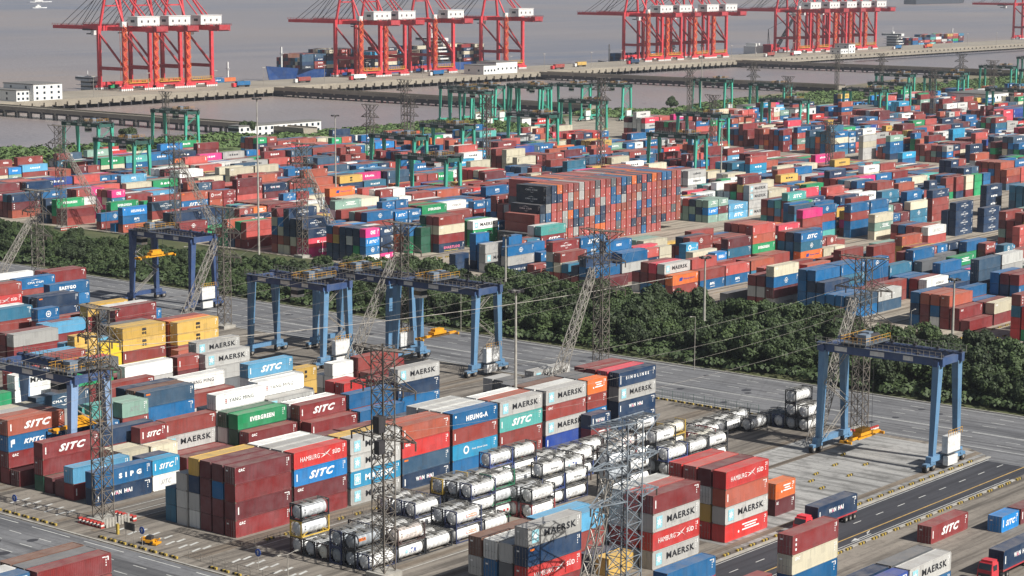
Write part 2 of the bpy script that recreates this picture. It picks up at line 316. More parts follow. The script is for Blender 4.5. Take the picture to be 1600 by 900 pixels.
def livery(k, L, H):
    """flat lettering and marks on the long side, as (polygon, ink) in metres along and up the side"""
    o = []; big = L > 8; c = L/2
    def T(t, f, h, ink, y=.5, x=.5, sh=0, bold=.02):
        wd = L*f; return gtext(t, L*x-wd/2, H*y-h/2, wd, h, ink, sh, bold)
    if k == 'M': o += rc(L*.075, L*.2, .45, 2.3, 'c') if H > 2.4 else []; o += star(L*.137, 1.38, .72, 'w'); o += T('MAERSK', .6, 1.05, 'k', .52, .6, 0, .03)
    elif k == 'Mb': o += rc(L*.075, L*.2, .5, 2.35, 'w') + rc(L*.082, L*.193, .6, 2.25, 'c') + star(L*.137, 1.42, .7, 'w'); o += T('MAERSK', .58, 1.1, 'w', .5, .58, 0, .04)
    elif k == 'S': o += T('SITC', .48 if big else .55, 1.3 if big else .95, 'w', .5, .52, .4, .05)
    elif k == 'H': o += T('HAMBURG', .36, .78, 'w', .5, .3, 0, .0) + T('S\u00dcD', .15, .85, 'w', .56, .8); o += [([(L*.5,.95),(L*.56,1.35),(L*.7,2.15),(L*.6,1.3)], 'w'), ([(L*.52,2.2),(L*.58,1.8),(L*.7,.75),(L*.62,1.55)], 'w'), ([(L*.47,1.75),(L*.6,1.45),(L*.6,1.3)], 'w')]
    elif k == 'W': o += T('WAN', .18 if big else .26, .72, 'w', .55, .5-.13, 0, .05) + T('HAI', .14 if big else .22, .72, 'w', .55, .5+.08, 0, .05); o += T('A', .055, .5, 'p', .52, .38) + T('A', .05, .5, 'p', .52, .575)
    elif k == 'C': o += T('COSCO', .36, .62, 'k', .5, .6)
    elif k == 'Y': o += rc(L*.2, L*.215, .95, 1.75, 'r') + rc(L*.19, L*.225, 1.3, 1.4, 'r') + rc(L*.19, L*.225, 1.68, 1.78, 'k') + rc(L*.19, L*.225, .9, 1.0, 'k'); o += T('YANG MING', .5, .68, 'k', .5, .52, 0, .0)
    elif k == 'E': o += T('EVERGREEN', .5, .85, 'w', .55, .5, 0, .05)
    elif k == 'O': o += T('ONE', .34, 1.25, 'w', .55, .52, 0, .06)
    elif k == 'K': o += T('K', .1, .9, 'w', .56, .36, 0, .06) + T('Line', .2, .55, 'w', .5, .54, .2, .02)
    elif k == 'HL': o += [([(L*.25+d,.95),(L*.31+d,.95),(L*.34+d,1.9),(L*.28+d,1.9)], 'b') for d in (0,.75)] + T('Hapag-Lloyd', .42, .62, 'b', .5, .64)
    elif k == 'HA': o += T('HEUNG-A', .48, .95, 'w', .5, .54, 0, .05) + disc(L*.07, 2.1, .22, 'w')
    elif k == 'SI': o += T('S I P G', .4, .9, 'w', .5, .62, 0, .06)
    elif k == 'KM': o += T('KMTC', .36, .85, 'w', .5, .45, .35, .05) + T('LINE', .1, .2, 'w', .4, .69) + rc(.8, 1.4, 1.3, 2.1, 'w')
    elif k == 'CM': o += T('CMA CGM', .4, .5, 'w', .5, .5, 0, .03) + [([(L*.38,1.85),(L*.5,2.25),(L*.62,1.85),(L*.5,2.1)], 'w'), ([(L*.45,.75),(L*.52,.5),(L*.6,.75),(L*.52,.65)], 'w')]
    elif k == 'MS': o += T('m', .1, .62, 'k', .68, .5, 0, .09) + T('sc', .1, .6, 'k', .34, .5, 0, .09)
    elif k == 'SN': o += T('S I N O L I N E S', .62, .62, 'w', .55, .5, 0, .04) + rc(.55, .75, .5, 2.2, 'w')
    elif k == 'CU': o += disc(L*.22, 1.4, .62, 'w', 14, .38) + T('CU LINES', .5, .5, 'w', .54, .62, .1, .04)
    elif k == 'EG': o += T('EASYGO', .42, .9, 'w', .58, .45, 0, .06) + rc(L*.28, L*.6, .62, .75, 'w')
    elif k == 'SG': o += T('GAC', .11, .5, 'w', .78, .12, .2, .04)
    elif k == 'EM': o += disc(L*.5, 1.45, .72, 'w', 16, .56) + disc(L*.5, 1.45, .3, 'w') + T('SINOTRANS', .18, .2, 'w', .53, .5) 
    elif k == 'BP': o += T('BPL', .2, .72, 'w', .55, .5, .2, .06) + rc(L*.42, L*.6, .6, .72, 'w')
    elif k == 'SM': o += T('SMARTLOG', .62, .8, 'p', .52, .5, 0, .05) + rc(L*.2, L*.75, .35, .5, 'y')
    elif k == 'HE': o += T('HEDE', .2, .7, 'w', .52, .5, 0, .05)
    elif k == 'G': o += T('SITC', .4, .8, 'g', .5, .5, .4, .0) + rc(L*.68, L*.9, .5, .58, 'g')
    elif k == 'OT': o += disc(L*.3, 1.45, .75, 'w', 16, .45) + T('New Shine Lines', .34, .32, 'w', .5, .6)
    elif k == 'DS': o += rc(.5, 1.5, 2.2, 2.5, 'o')
    elif k == 'P3': o += [q for i, (a, b_) in enumerate(((.4,.75),(.46,.72),(.4,.8))) for q in rc(L*a, L*b_, 1.9-i*.42, 2.12-i*.42, 'w')] + disc(L*.32, 1.1, .2, 'w')
    elif k == 'T': o += [q for i in range(3) for q in rc(.8, 1.15, 1.9-i*.7, 2.25-i*.7, 'w')]
    # identification marks near the right end
    if k not in ('x', 'S0') : 
        for i in range(4): o += rc(L-.95, L-.8, H-.55-i*.36, H-.35-i*.36, 'w')
        o += rc(L-.6, L-.42, H-.9, H-.35, 'w')
    if k in ('V', 'W', 'S', 'SG', 'KM'): o += rc(.55, .78, .8, 2.0, 'w') if k != 'SG' else []
    if k in ('W', 'V'): o += rc(L-1.5, L-.6, H-.45, H-.32, 'w')
    return o
def corr(b, p0, dx, dn, Lw, z0, z1, per=.3, dep=.045, mi=0):
    """corrugated wall panel from p0 along dx, dn is the inward normal"""
    n = max(3, round(Lw/per)); per = Lw/n; pts = []
    for i in range(n):
        a = i*per; pts += [(a, 0), (a+per*.3, 0), (a+per*.5, dep), (a+per*.8, dep)]
    pts.append((Lw, 0)); k = len(b.v)
    for a, d in pts:
        X, Y = p0[0]+dx[0]*a+dn[0]*d, p0[1]+dx[1]*a+dn[1]*d; b.v += [(X,Y,z0),(X,Y,z1)]
    for i in range(len(pts)-1): b.f.append((k+2*i, k+2*i+2, k+2*i+3, k+2*i+1)); b.m.append(mi)
W_ = 2.44; _cm = {}
def cont_body(L, H, lk):
    k = (L, H, lk)
    if k in _cm: return _cm[k]
    b = MB(); e = .012
    for yy in (0, W_):     # rails and posts
        s = 1 if yy == 0 else -1; y0, y1 = sorted((yy, yy+s*.14))
        b.box(.14, L-.14, y0, y1, 0, .16); b.box(.14, L-.14, y0, y1, H-.11, H)
        for x0 in (0, L-.14): b.box(x0, x0+.14, y0, y1, 0, H)
    for x0 in (0, L-.12): b.box(x0, x0+.12, .14, W_-.14, 0, .15); b.box(x0, x0+.12, .14, W_-.14, H-.12, H)
    corr(b, (.14, .03), (1,0), (0,1), L-.28, .16, H-.11); corr(b, (L-.14, W_-.03), (-1,0), (0,-1), L-.28, .16, H-.11)
    corr(b, (.03, W_-.14), (0,-1), (1,0), W_-.28, .15, H-.12, .24); corr(b, (L-.03, .14), (0,1), (-1,0), W_-.28, .15, H-.12, .24)
    b.poly([(.1,.1,.08),(L-.1,.1,.08),(L-.1,W_-.1,.08),(.1,W_-.1,.08)][::-1])
    inks = []; lay, last = 0, None
    for x in (0, L):
        for y in (0, W_):
            for z in (0, H-.12): b.box(x-.012 if x == 0 else x-.17, x+.17 if x == 0 else x+.012, y-.012 if y == 0 else y-.16, y+.16 if y == 0 else y+.012, z, z+.13, 1)
    for pts, ink in livery(lk, L, H):
        if ink not in inks: inks.append(ink)
        if ink != last: lay += 1; last = ink
        b.poly([(u, .022-lay*.004, w_) for u, w_ in pts], 2+inks.index(ink))
    me = b.mesh('container_body', [MATS['steel0'], mat_simple('casting', (120,106,94), .7)]+[mat_simple('ink_'+i, INK[i], .6, var=.2, sc=2) for i in inks]); _cm[k] = me; return me
mat_simple('steel0', (120,120,120))
def roof_mesh(L, H):
    k = ('roof', L, H)
    if k in _cm: return _cm[k]
    b = MB(); n = round(L/.5); p = (L-.16)/n; pr = []
    for i in range(n): pr += [(.08+i*p, H-.035), (.08+i*p+p*.55, H-.035), (.08+i*p+p*.65, H-.055), (.08+i*p+p*.9, H-.055)]
    pr.append((L-.08, H-.035)); q = len(b.v)
    for x, z in pr: b.v += [(x,.05,z),(x,W_-.05,z)]
    for i in range(len(pr)-1): b.f.append((q+2*i, q+2*i+2, q+2*i+3, q+2*i+1)); b.m.append(0)
    b.box(.0,L,-.002,.07,H-.04,H+.012); b.box(0,L,W_-.07,W_+.002,H-.04,H+.012)
    b.box(-.002,.1,.07,W_-.07,H-.04,H+.012); b.box(L-.1,L+.002,.07,W_-.07,H-.04,H+.012)
    _cm[k] = b.mesh('roof', [MATS['steel0']]); return _cm[k]
def door_mesh(H):
    k = ('door', H)
    if k in _cm: return _cm[k]
    b = MB()
    for s in (0, 1):
        y0 = .12+s*1.11; b.box(-.012,.028,y0,y0+1.09,.16,H-.13)
        for i in range(3): b.box(-.03,-.012,y0+.08,y0+1.01,.4+i*.75,.46+i*.75)
        for q in (.28,.8): b.cyl((-.055,y0+q,.1),(-.055,y0+q,H-.06),.022,6,1); b.box(-.08,-.03,y0+q-.2,y0+q+.02,1.15,1.2,1)
    b.box(-.02,-.012,1.6,2.1,H-.85,H-.6,2)
    _cm[k] = b.mesh('door', [MATS['steel0'], mat_simple('lock_rod', (150,150,148), .45, .6), mat_simple('ink_w', INK['w'])]); return _cm[k]
CONT = []     # x, y, z, L, H, colour, livery, stack id, tier, of, perp, door
SID = [0]
def stack(x, y, tiers, L=40, th=2.85, z0=0, perp=0):
    SID[0] += 1; Lm = 12.19 if L == 40 else 6.06
    ts = tiers.split(); z = z0
    for i, t in enumerate(ts):
        if t == '-': z += th; continue
        c, _, l = t.partition(':')
        CONT.append(dict(x=x, y=y, z=z, L=Lm, H=th-.07, c=c, l=l or 'x', s=SID[0], t=i, n=len(ts), perp=perp, door=random.random() < .45)); z += th
def rows(x, y0, spec, L=40, th=2.85, pitch=2.83):
    for k, tiers in spec.items(): stack(x+random.uniform(-.08,.08), y0+k*pitch, tiers, L, th)
# block below the road
rows(283.6,149.7,{0:'dr:S'},L=40,th=2.85); rows(296.7,144.3,{0:'sb:S'},L=20,th=2.65); rows(303.4,144.3,{0:'mr:V'},40,2.65)
stack(238.8,147.2,'nv bl:V cr:SG dr:T'); stack(226,150.0,'mr dr'); stack(224.5,146.9,'nv lb')
stack(252.1,136.2,'bl:SG gy:M'); stack(239.4,136.2,'nv rb:V'); stack(239.4,139.2,'bl nv'); stack(252.1,139.2,'nv dg')
# kerbside block (past the road)
rows(218,174.6,{1:'dr hs:H nv:DS gy:M',2:'gy dg gy',3:'lg bl lg',4:'dg gy br'})
rows(231,174.6,{3:'dr rr lb',4:'nv hs lb'})
rows(243.9,174.6,{0:'gy:M hs:H gy:M dr:V',1:'gy hs lg co',2:'lg dr gy lg',3:'dg gy lg'})
rows(236.8,177.4,{0:'yl'},20); rows(236.6,180.3,{0:'nv'},20)
rows(263.3,174.6,{0:'hs:P3 gy:M ro:V hs:H',1:'hs yl lg mr',2:'mr dr lg co',3:'mr mr dr hs',4:'mr gy'})
rows(263.3-.4,174.6,{},20)
stack(281.8,177.2,'mr:SG og:P3',20,2.75)
# tall middle block
rows(215.8,234.7,{0:'dr:SG mr:V dr mr:SG',1:'mr mr bl mr',2:'mr mr mr mr',3:'lg gy nv yl',4:'gy lg gy',5:'tb tb'})
rows(228.7,234.7,{0:'dr mr:SG sb:S hs:H',1:'mr rr dr gy',2:'mr gy wh gy',3:'gy gy gy wh:M',4:'mr dr rr',5:'nv bl mr'})
rows(241.6,234.7,{0:'gy:M Q:Mb gy:M gy:M'.replace('Q','cy'),1:'gy gy rr yl',2:'dr mr gy',3:'rr dr mr',4:'bl mr dr',5:'mr dr mr'})
rows(254.4,234.7,{0:'nv:W sl:DS hs:SG ro:V',1:'nv gy rr ro',2:'mr dr mr',3:'bl mr nv',4:'dr mr nv',5:'mr rr dr'})
rows(267.3,234.7,{0:'bl cy:OT rr:V bl:HA',1:'nv rr gy lg',2:'mr bl gy lg',3:'gy rr wh lg',4:'mr bl nv',5:'dr nv nv'})
rows(280.2,234.7,{0:'rr:T rr:V te:S gy:M',1:'mr dr rr ro',2:'mr gy dr wh',3:'mr dr br'})
rows(293.4,234.7,{0:'rb:V gy:M rr:SG gy:M',1:'mr bl rr lg',2:'bl gy rr br',3:'nv dr gy dg'})
stack(306.3,234.9,'bl bl:V rr:SG og:P3',20,2.85); stack(306.3,237.8,'mr dr mr dg',20,2.85); stack(306.3,240.6,'mr dr mr dg',20,2.85)
stack(303.6,231.9,'dr:P3 nv:W',20,2.75)
rows(315.9,234.7,{0:'nv:W nv:W gy:M nv:SN',1:'nv bl mr kl',2:'mr dr dr dr',3:'dr mr dr dr'})
# navy fronted block
rows(213.9,266.6,{0:'nv:W bl:SI',2:'dr:V lb:BP'})
rows(214.4,267.2,{4:'mr:V'},20); rows(214.2,266.6,{5:'dk dr dr:S',3:'mr'}); rows(220.6,267.2,{4:'dr'},20)
rows(226.6,266.9,{0:'wh:G cy:S',1:'bl nv'},20,2.75); rows(232.9,266.9,{},20); rows(226.4,266.4,{4:'gy cr',3:'mr cr'},20); rows(232.7,265.9,{3:'dr cr:SG',4:'rr gy dr:S'},20)
rows(238.9,266.6,{4:'rr gy:M rr:V',2:'mr',3:'dr'})
rows(226.5,266.6,{5:'mr dr nv'})
rows(251.2,266.6,{1:'mr dr:SG',2:'dk dk gr:E',4:'wh:M wh:M wh:M wh:Y',3:'mr gy dk',5:'rr cr gy'})
rows(264.2,266.6,{0:'mr dr:V',1:'dr rr dr:S',2:'gy lb wh',4:'lg wh gy:M',5:'lg gy gy:M wh:Y'})
rows(277.2,266.6,{0:'mr bl',1:'mr rr bl',2:'dr wh'}); stack(284.2,277.6,'mr rr:SG hs',20); stack(284.2,280.4,'mr dr hs',20)
rows(290.7,266.6,{1:'bl bl:V nv:V gy:M',2:'nv bl nv',3:'mr dr rr',4:'nv gy'})
stack(306.5,264,'dg',40); stack(317.5,265.2,'gy dg',20); stack(317.5,268,'dg gy',20); stack(329,266.4,'nv gy:M',40)
# second block beyond
rows(213.7,286.6,{0:'mr',1:'dr dr:SG bl:KM ro:S',2:'mr dr bl ro',3:'mr nv dr gy',4:'bl mr gy cr'}); 
stack(229.9,286.8,'mr bl bl:CU',20,2.75); stack(229.9,289.6,'nv bl bl te',20,2.75); stack(236.2,286.2,'nv bl rr:CU mt:G',20,2.8); stack(236.2,289.1,'nv bl rr mt',20,2.8); 
rows(244.1,286.6,{1:'bl nv bl:V sl:DS',2:'mr nv bl br',3:'mr bl nv nv',5:'mr dr rr rr:V'})
rows(228.4,286.6,{5:'mr gy sl:CM sl:CM',4:'nv wh gy'})
rows(256.9,286.6,{3:'mr gy dr:V wh:Y',4:'nv mr dr',2:'gy wh rr',1:'mr wh'})
rows(275.3,286.6,{3:'mr gy wh lb:S',2:'mr gy gy',1:'gy nv'}); rows(288.2,286.6,{3:'mr yl yl:MS'},20)
rows(298.8,286.6,{3:'gy wh wh:S',4:'gy wh'},20,2.7); stack(305.6,291.4,'mr dr:V'); stack(305.6,294.3,'mr rr rr'); stack(310.6,297.3,'rr dr',40)
# third block
stack(284.5,320.5,'mr gy gy gy:M'); stack(277,309.4,'gy dg gy gy:M'); stack(271.2,311.2,'yl yl mr rr:V',20); stack(270.8,314,'mr yl rr',20); stack(258,311.5,'wh wh gy wh'); stack(258,308.7,'gy mr'); stack(245,311,'mr dr:V dr'); stack(245,314,'bl mr dr gr'); stack(238.6,320.5,'mr wh:T wh:SG wh:M'); stack(238.6,317.5,'gy bl'); stack(225.5,320.5,'rr gr gr'); stack(226,317.6,'mr bl'); stack(252,320.5,'mr rr gr'); stack(265,320.5,'dr wh gr'); stack(259,317.5,'bl gy dr')
stack(283,350,'by by by',20,2.6); stack(276.4,350,'by by yl:MS yl:MS',20,2.6)
rows(289.5,350,{0:'yl:MS rr:V yl:MS yl:MS',1:'mr dr yl yl',2:'mr dr mr dg'},th=2.59); rows(302.3,346.6,{0:'mr rr:V yl:MS yl:MS',1:'mr dr og og',2:'yl mr dr dr'},th=2.59); stack(296.6,340,'yl ro:V',20); stack(262,333,'mr wh dg'); stack(262,336,'mr dr hs'); stack(249,333,'mr dr dr'); stack(249,336,'hs mr hs')
stack(276,353,'mr dr lb'); stack(263,345,'wh dr rr:SG'); stack(263,348,'mr dr lb')
# fourth block, far left
stack(302.4,368,'mr rr dr:V dr:V'); stack(302.4,371,'mr dr lb wh'); stack(315.2,374,'dr mr bl:CM',20,2.8); stack(300.6,376,'mr dr dr:V yl:MS'); stack(288.2,376.2,'mr dr lb'); stack(291.2,376.8,'mr mr dr:V',20); stack(289.4,379.4,'mr mr dr bl:EM',20); stack(293.9,381.5,'mr dr rr:SG'); stack(275.5,370,'mr dr gy'); stack(275.5,373,'dr mr dr')
stack(280.8,386,'rr wh:CM rr:V tb:V'); stack(280.8,389,'mr rr wh wh'); stack(299.8,393,'mr bl nv:V nv:DS'); stack(299.5,396,'mr bl bl nv')
stack(314,406.6,'mr bl bl:V bl:EG'); stack(314.2,420.4,'mr rr:V rr:SG bl:CM'); stack(327,424,'mr dr rr dr:V'); stack(327,427,'mr dr rr dr'); stack(314.5,429.6,'mr wh gy wh'); stack(301.3,417,'rr rr hs:H rr:V'); stack(301.3,420,'mr bl gy dg'); stack(301.3,429.6,'mr wh wh')
# stack on the lower left beyond the cross road
stack(160.6,212.4,'mr dr rr dr:V'); stack(160.6,215.2,'mr dr bl dg'); stack(160.6,218,'mr dr nv br'); stack(148,213.4,'rr mr bl bl:V'); stack(148,216.2,'rr mr bl wh'); stack(160.6,206.8,'mr rr co'); 
NEAR_N = len(CONT)
# ---- far yard, front stacks placed one by one
rows(460.3,234.6,{0:'dr',1:'dr dr:SG',2:'dr dr:V ro',3:'wh bl ro',4:'mr mr ro',5:'bl nv bl'})
stack(460.4,248.6,'bl'); 
rows(473.4,234.6,{0:'dr cr:SG',1:'nv dr',2:'mr bl',3:'nv ro bl',5:'bk bk nv'}); rows(486.6,234.6,{0:'bl:V ro bl:V dr',1:'sl bl nv dr',2:'sl nv bl bl',4:'dr bl nv sl sl'})
rows(499.6,234.6,{0:'rr bl rr bl',1:'mr nv bl sl',4:'sl bl tb gy lg'}); rows(458.6,266.5,{0:'bl sl',1:'rr bl',2:'dr bl',3:'bl bl nv',4:'bl bl nv bl',5:'bl bl bl bl'})
rows(471.4,266.5,{0:'sl lg:CM',1:'rr br',2:'rr dr',4:'nv bl tb:M bl:V',5:'nv nv bl bl'}); rows(497.2,266.5,{0:'dr wh:C',1:'mr dr',2:'bl bl',3:'bl bl:BP',4:'sl bl tb:V'})
rows(510,266.5,{0:'nv bl:V',1:'nv bl bl',3:'sl sl dg',4:'nv bl bl bl:V'}); rows(523,266.5,{0:'hs pk:O',1:'bl bl',2:'nv dr gr:P3',4:'bl sl dg'}); rows(536,266.5,{1:'cr ro',3:'sl bl gr bl'})
rows(484.2,266.5,{2:'rr rr',4:'nv mr bl bl:EM',5:'bl rr ro'})
rows(457.8,290,{0:'gy:C mr bl:EM cr:SG',1:'dr gy mr',2:'dr gy dr'}); stack(457.4,304.1,'dg')
rows(470.6,290,{0:'mr rr',3:'bl rr kl',4:'bl rr co'}); rows(483.5,290,{0:'rr rr dr',2:'rr rr ro',4:'bl dr rr'})
rows(496.5,290,{1:'rr rr rr rr',3:'rr bl rr',5:'wh cr'}); rows(509.5,290,{0:'gy bl rr rr',2:'dr bl sl',4:'rr rr rr'})
rows(458.3,322.6,{0:'rr:V og:HL',1:'cy mr gy:M',2:'cy dr kl',3:'bl mr rr',4:'gy dr'}); rows(470.9,322.2,{0:'bl:BP rr',1:'mr rr co',2:'rr kl:K',4:'rr cr'}); rows(483.6,322.2,{0:'bl:BP co:V',2:'rr rr',4:'dr cr cr'}); rows(496.5,322.2,{0:'tb ro',1:'bl rr:V',4:'rr bl:EM',5:'rr mt:P3'})
rows(509.4,322.2,{1:'dr rr',2:'ro rr:V',5:'bl gy'}); rows(532.6,322,{5:'rr rr pk:O kl:K',4:'rr rr'}); rows(519.8,322,{4:'cr cr',5:'rr rr mt:G'}); rows(545.5,322,{5:'bl rr bl:EM',4:'rr rr',2:'ro rr'})
rows(455.5,344.6,{0:'mr',1:'mr bl',2:'nv bl nv',3:'dr nv',4:'mr'}); rows(468,347,{0:'mr gy bl',2:'mr dr bl bl:HE',3:'rr dr'}); rows(481,350,{1:'rr kl kl:K',3:'rr cr',4:'mr mt:G'}); rows(494,350,{3:'bl dg cr',4:'gy dg mt:G',5:'rr cr mt:G'})
for (x,y,t) in ((461.5,393,'bl bl bl:HA'),(461.5,396,'nv bl bl bl'),(464,385.4,'bl bl bl:HA bl'),(466.2,377.7,'rr:V'),(473,384,'bl bl bl'),(473,380.5,'nv bl:HA'),(480,384,'bl bl'),(480,379,'bl bl:HA'),(481,382.5,'nv nv bl'),(487.5,380,'bl bl:HA rr'),(493.5,380,'bl bl'),(453.5,397,'nv nv')): stack(x,y,t,20,2.65)
rows(480.6,427.6,{0:'nv:SM dr cr:SG rr:SG',1:'mr dr cr rr',2:'dk dk gr dk'}); stack(476,431,'dk dk dk',20,2.7); stack(474,434,'gr dk bl',20,2.7); rows(497,427.6,{0:'gr:T gr:HA wh:M',1:'dk dk gr',2:'rr rr bl'},L=40)
rows(447.6,451.8,{0:'pk:O kl:K nv:CM',1:'pk kl nv nv:CM',2:'rr cr nv nv:CM',3:'cr br nv nv nv:CM'}); rows(460.5,451.8,{0:'bl:V co rr',1:'dr rr rr',3:'rr dr bl'}); rows(473.6,451.8,{0:'rr:V rr rr:V bl:EM',1:'rr rr rr rr',4:'rr rr rr rr'})
rows(447.6,480,{3:'gr:E gr:E ro:V',4:'gr ro',2:'nv mr'}); rows(447.8,511.4,{0:'dr dr:EM',1:'dr ro nv:V',2:'rr ro nv',3:'nv ro'}); rows(461,511.4,{2:'gr sl nv',3:'gr rr bl:HA'})
rows(464.8,543.4,{0:'br',1:'dk nv:HA',2:'gr te gr'}); rows(447.6,543.6,{0:'bl'},20); rows(454,543.6,{0:'nv',1:'nv'},20); rows(460,543.6,{0:'bl'},20); rows(455,546,{3:'gr rr gr:E',4:'bl gr:HA'}); rows(447.6,569,{0:'rr dr',1:'rr dr',2:'ro gr gr:E'}); rows(447,574,{2:'nv nv nv:CM',3:'nv'},20)
for x, y, t, L in ((598,349.5,'bl bl rr:V bl:V',40),(611,349.5,'bl bl bl bl:V',40),(598.8,340.8,'cr:SG mt:P3 cr:SG',40),(586.3,355.1,'te bl rr:V bl:EM',40),(573,352.5,'rr rr rr pk',40),(581.8,361.2,'gy gy tb sl',40),(594.5,361.2,'tb bl sl bl',40),(586.5,366,'bl sl tb bl',40),(625.2,325.2,'nv:CM nv:CM nv:CM nv:CM',40),(624.8,328,'nv nv nv:CM',40),(640,322.4,'nv:CM nv:CM nv:CM',40),
  (683.4,343.6,'nv:CM nv:CM nv:CM nv:CM',40),(655,350,'rr:V rr rr:V nv:CM',40),(644.3,354.2,'rr:V rr:V bl:EM bl:BP',40),(708.4,380.1,'wh sl nv:S',20),(715,380.1,'wh bl',20),(722.3,380.4,'gr rr rr',20),(729,379.5,'nv dr rr',20),(736,379,'dr cr cr',20),(742.5,378.6,'gr gr gr',20),(749,378.2,'bl bl bl',20),(695.1,560.6,'kl:EM kl:EM kl:EM',40),(707.5,560.6,'nv nv nv og:HL',40),(669.2,518.5,'nv nv nv:V sl',40),(681.5,518.5,'nv bl bl',40),(682,530,'gr gr:E',40),(649,532,'gr:E gr rr',40),(653,543,'lb:EM wh:G',40),
  (837.2,463.2,'bl cy:EM',40),(847.2,489.5,'gy gy cr gy',40),(855.7,480.1,'nv bl bl:EM mt:G',40),(867.8,466.7,'rr rr bl:EM dr',40),(773.5,470.2,'dr:V pk:O pk:O',40),(786,470.2,'rr rr rr',40),(867.7,558.5,'nv cr cr cr',40),(886.2,559.8,'rr hs rr rr',40),(866.3,444.6,'nv nv:CM nv:CM',40),(880,433,'cr bl cr dr',40),(893,433,'rr rr rr rr',40),(912.1,477.6,'cy cy cy cy',40)): stack(x,y,t,L,2.8)
# the long reefer-and-box wall, boxes turned across the yard
for i in range(29):
    xx = 501.5+i*2.86
    for rr_ in (0, 12.7):
        if rr_ and i < 7: continue
        c_ = []
        for t in range(7):
            if (i < 1 and t > 1) or (i < 2 and t > 3) or (i < 3 and t > 4): break
            if i > 24 and t == 0: c_.append('-'); continue
            c_.append(random.choice(['co','ro','co','rr','co','ro','sl','nv','dg','rr','gy','og','bl','co','rr']))
        if rr_ == 0 and i < 4: c_ = [(('bk:CM','bk:CM','rr','rr','bk:CM','bk:CM','bk:CM')[t] if (t in (0,1) and i == 0) or (t in (2,3) and i == 1) or (t == 4 and i == 2) or (t > 4 and i == 3) else q) for t, q in enumerate(c_)]
        stack(xx, 408.4+rr_, ' '.join(c_), 40, 2.85, 0, 1)
EXPL_N = len(CONT)
occ = {}
for c in CONT[NEAR_N:]:
    for a in range(int(c['x']//3), int((c['x']+(c['L'] if not c['perp'] else 2.5))//3)+1): occ.setdefault(a, []).append((c['y'], c['y']+(2.5 if not c['perp'] else 12.2)))
def free(x, y, L):
    return not any(y+2.3 > a and y < b for k in range(int(x//3), int((x+L)//3)+1) for a, b in occ.get(k, ()))
rf = random.Random(11)
WC = [('rr',18),('dr',14),('mr',9),('co',7),('ro',6),('bl',19),('nv',9),('sl',5),('tb',4),('lb',2),('cy',2),('sb',2),('cr',7),('wh',4),('gy',3),('lg',2),('gr',4),('mt',2),('og',2),('hs',2.5),('kl',1.5),('pk',.7),('yl',1.5),('te',1),('rb',1)]
wk, ww = [a for a,_ in WC], [b_ for _,b_ in WC]
LIVC = dict(rr=['V','V','SG','x','T','EM','CU'], dr=['V','SG','S','CM','x'], mr=['V','SG','T'], co=['V','x','SG'], ro=['x','SG','DS'], bl=['EM','HA','BP','V','CM','HE','S'], nv=['CM','W','SN','V','HA'], sl=['CM','V','DS'],
  tb=['V','EM'], lb=['S','BP'], cy=['OT','S'], sb=['S','HA'], cr=['SG','x'], wh=['C','G','M'], gy=['M','M','G'], lg=['M','G'], gr=['E','E','HA'], mt=['G','P3'], og=['HL','P3'], hs=['H','K','EM'], kl=['K','V'], pk=['O'], yl=['MS'], te=['S','G'], rb=['V','SI'])
def visible(x, y, m=60):
    X, Y = px(x, y, 5); return -m < X < 1600+m and 60 < Y < 960
def yard(x0, x1, fronts, ymax, dens=.85, gaps=()):
    for yb in fronts:
        xb = x0
        while xb < x1:
            if any(a <= xb+6 <= b_ for a, b_ in gaps): xb += 12.95; continue
            if rf.random() > dens: xb += 12.95; continue
            base = rf.choice([2,3,3,3,4,4]) if rf.random() < .5 or xb == x0 else base; cc = rf.choices(wk, ww)[0]
            tw = rf.random() < .22
            for k in range(6):
                y = yb+k*2.83
                if y > ymax(xb): continue
                if not visible(xb, y): continue
                n = max(0, min(5, base+rf.choice([-1,0,0,0,0,0,1])))
                if 735 < xb < 812 and 400 < yb < 520: n = min(n, 2)
                if any(a-12 < xb < b_ and c_ < y < d_ for a, b_, c_, d_ in EXC): continue
                for j in range(2 if tw else 1):
                    if rf.random() < .04: continue
                    xx = xb+j*6.4; L = 20 if tw else 40
                    if not free(xx, y, 6 if tw else 12.2): continue
                    ts = []
                    for t in range(n):
                        c = cc if rf.random() < .42 else rf.choices(wk, ww)[0]
                        ts.append(c+':'+rf.choice(LIVC[c]))
                    if ts: stack(xx, y, ' '.join(ts), L, 2.8 if not tw else 2.65)
            xb += 12.95
YM = [(440,700),(640,704),(660,722),(700,716),(740,702),(795,698),(850,662),(905,656),(980,668),(1060,678),(1140,682),(1175,654),(1270,668),(1340,642),(1700,636)]
def ymaxf(x):
    for (a, p), (b_, q) in zip(YM, YM[1:]):
        if a <= x < b_: return p+(q-p)*(x-a)/(b_-a)-14
    return 625
EXC = [(584,600,400,436),(455,500,398,426),(618,684,302,345),(566,612,292,320),(500,590,375,407),(805,858,395,505),(690,760,345,378),(858,872,428,444)]
FR = [60,92,120,150,178,206,234.6,266.5,290,322,350,378,408,428,452,480,511,540,569,600,632,662,694,722,750]
yard(458, 800, [f for f in FR if f < 420], lambda x: 999, .88, ((557,600),) )
yard(448, 800, [f for f in FR if f >= 420], ymaxf, .9)
yard(858, 1230, FR, ymaxf, .85, ((1050,1075),))
yard(1260, 1560, FR, ymaxf, .7)
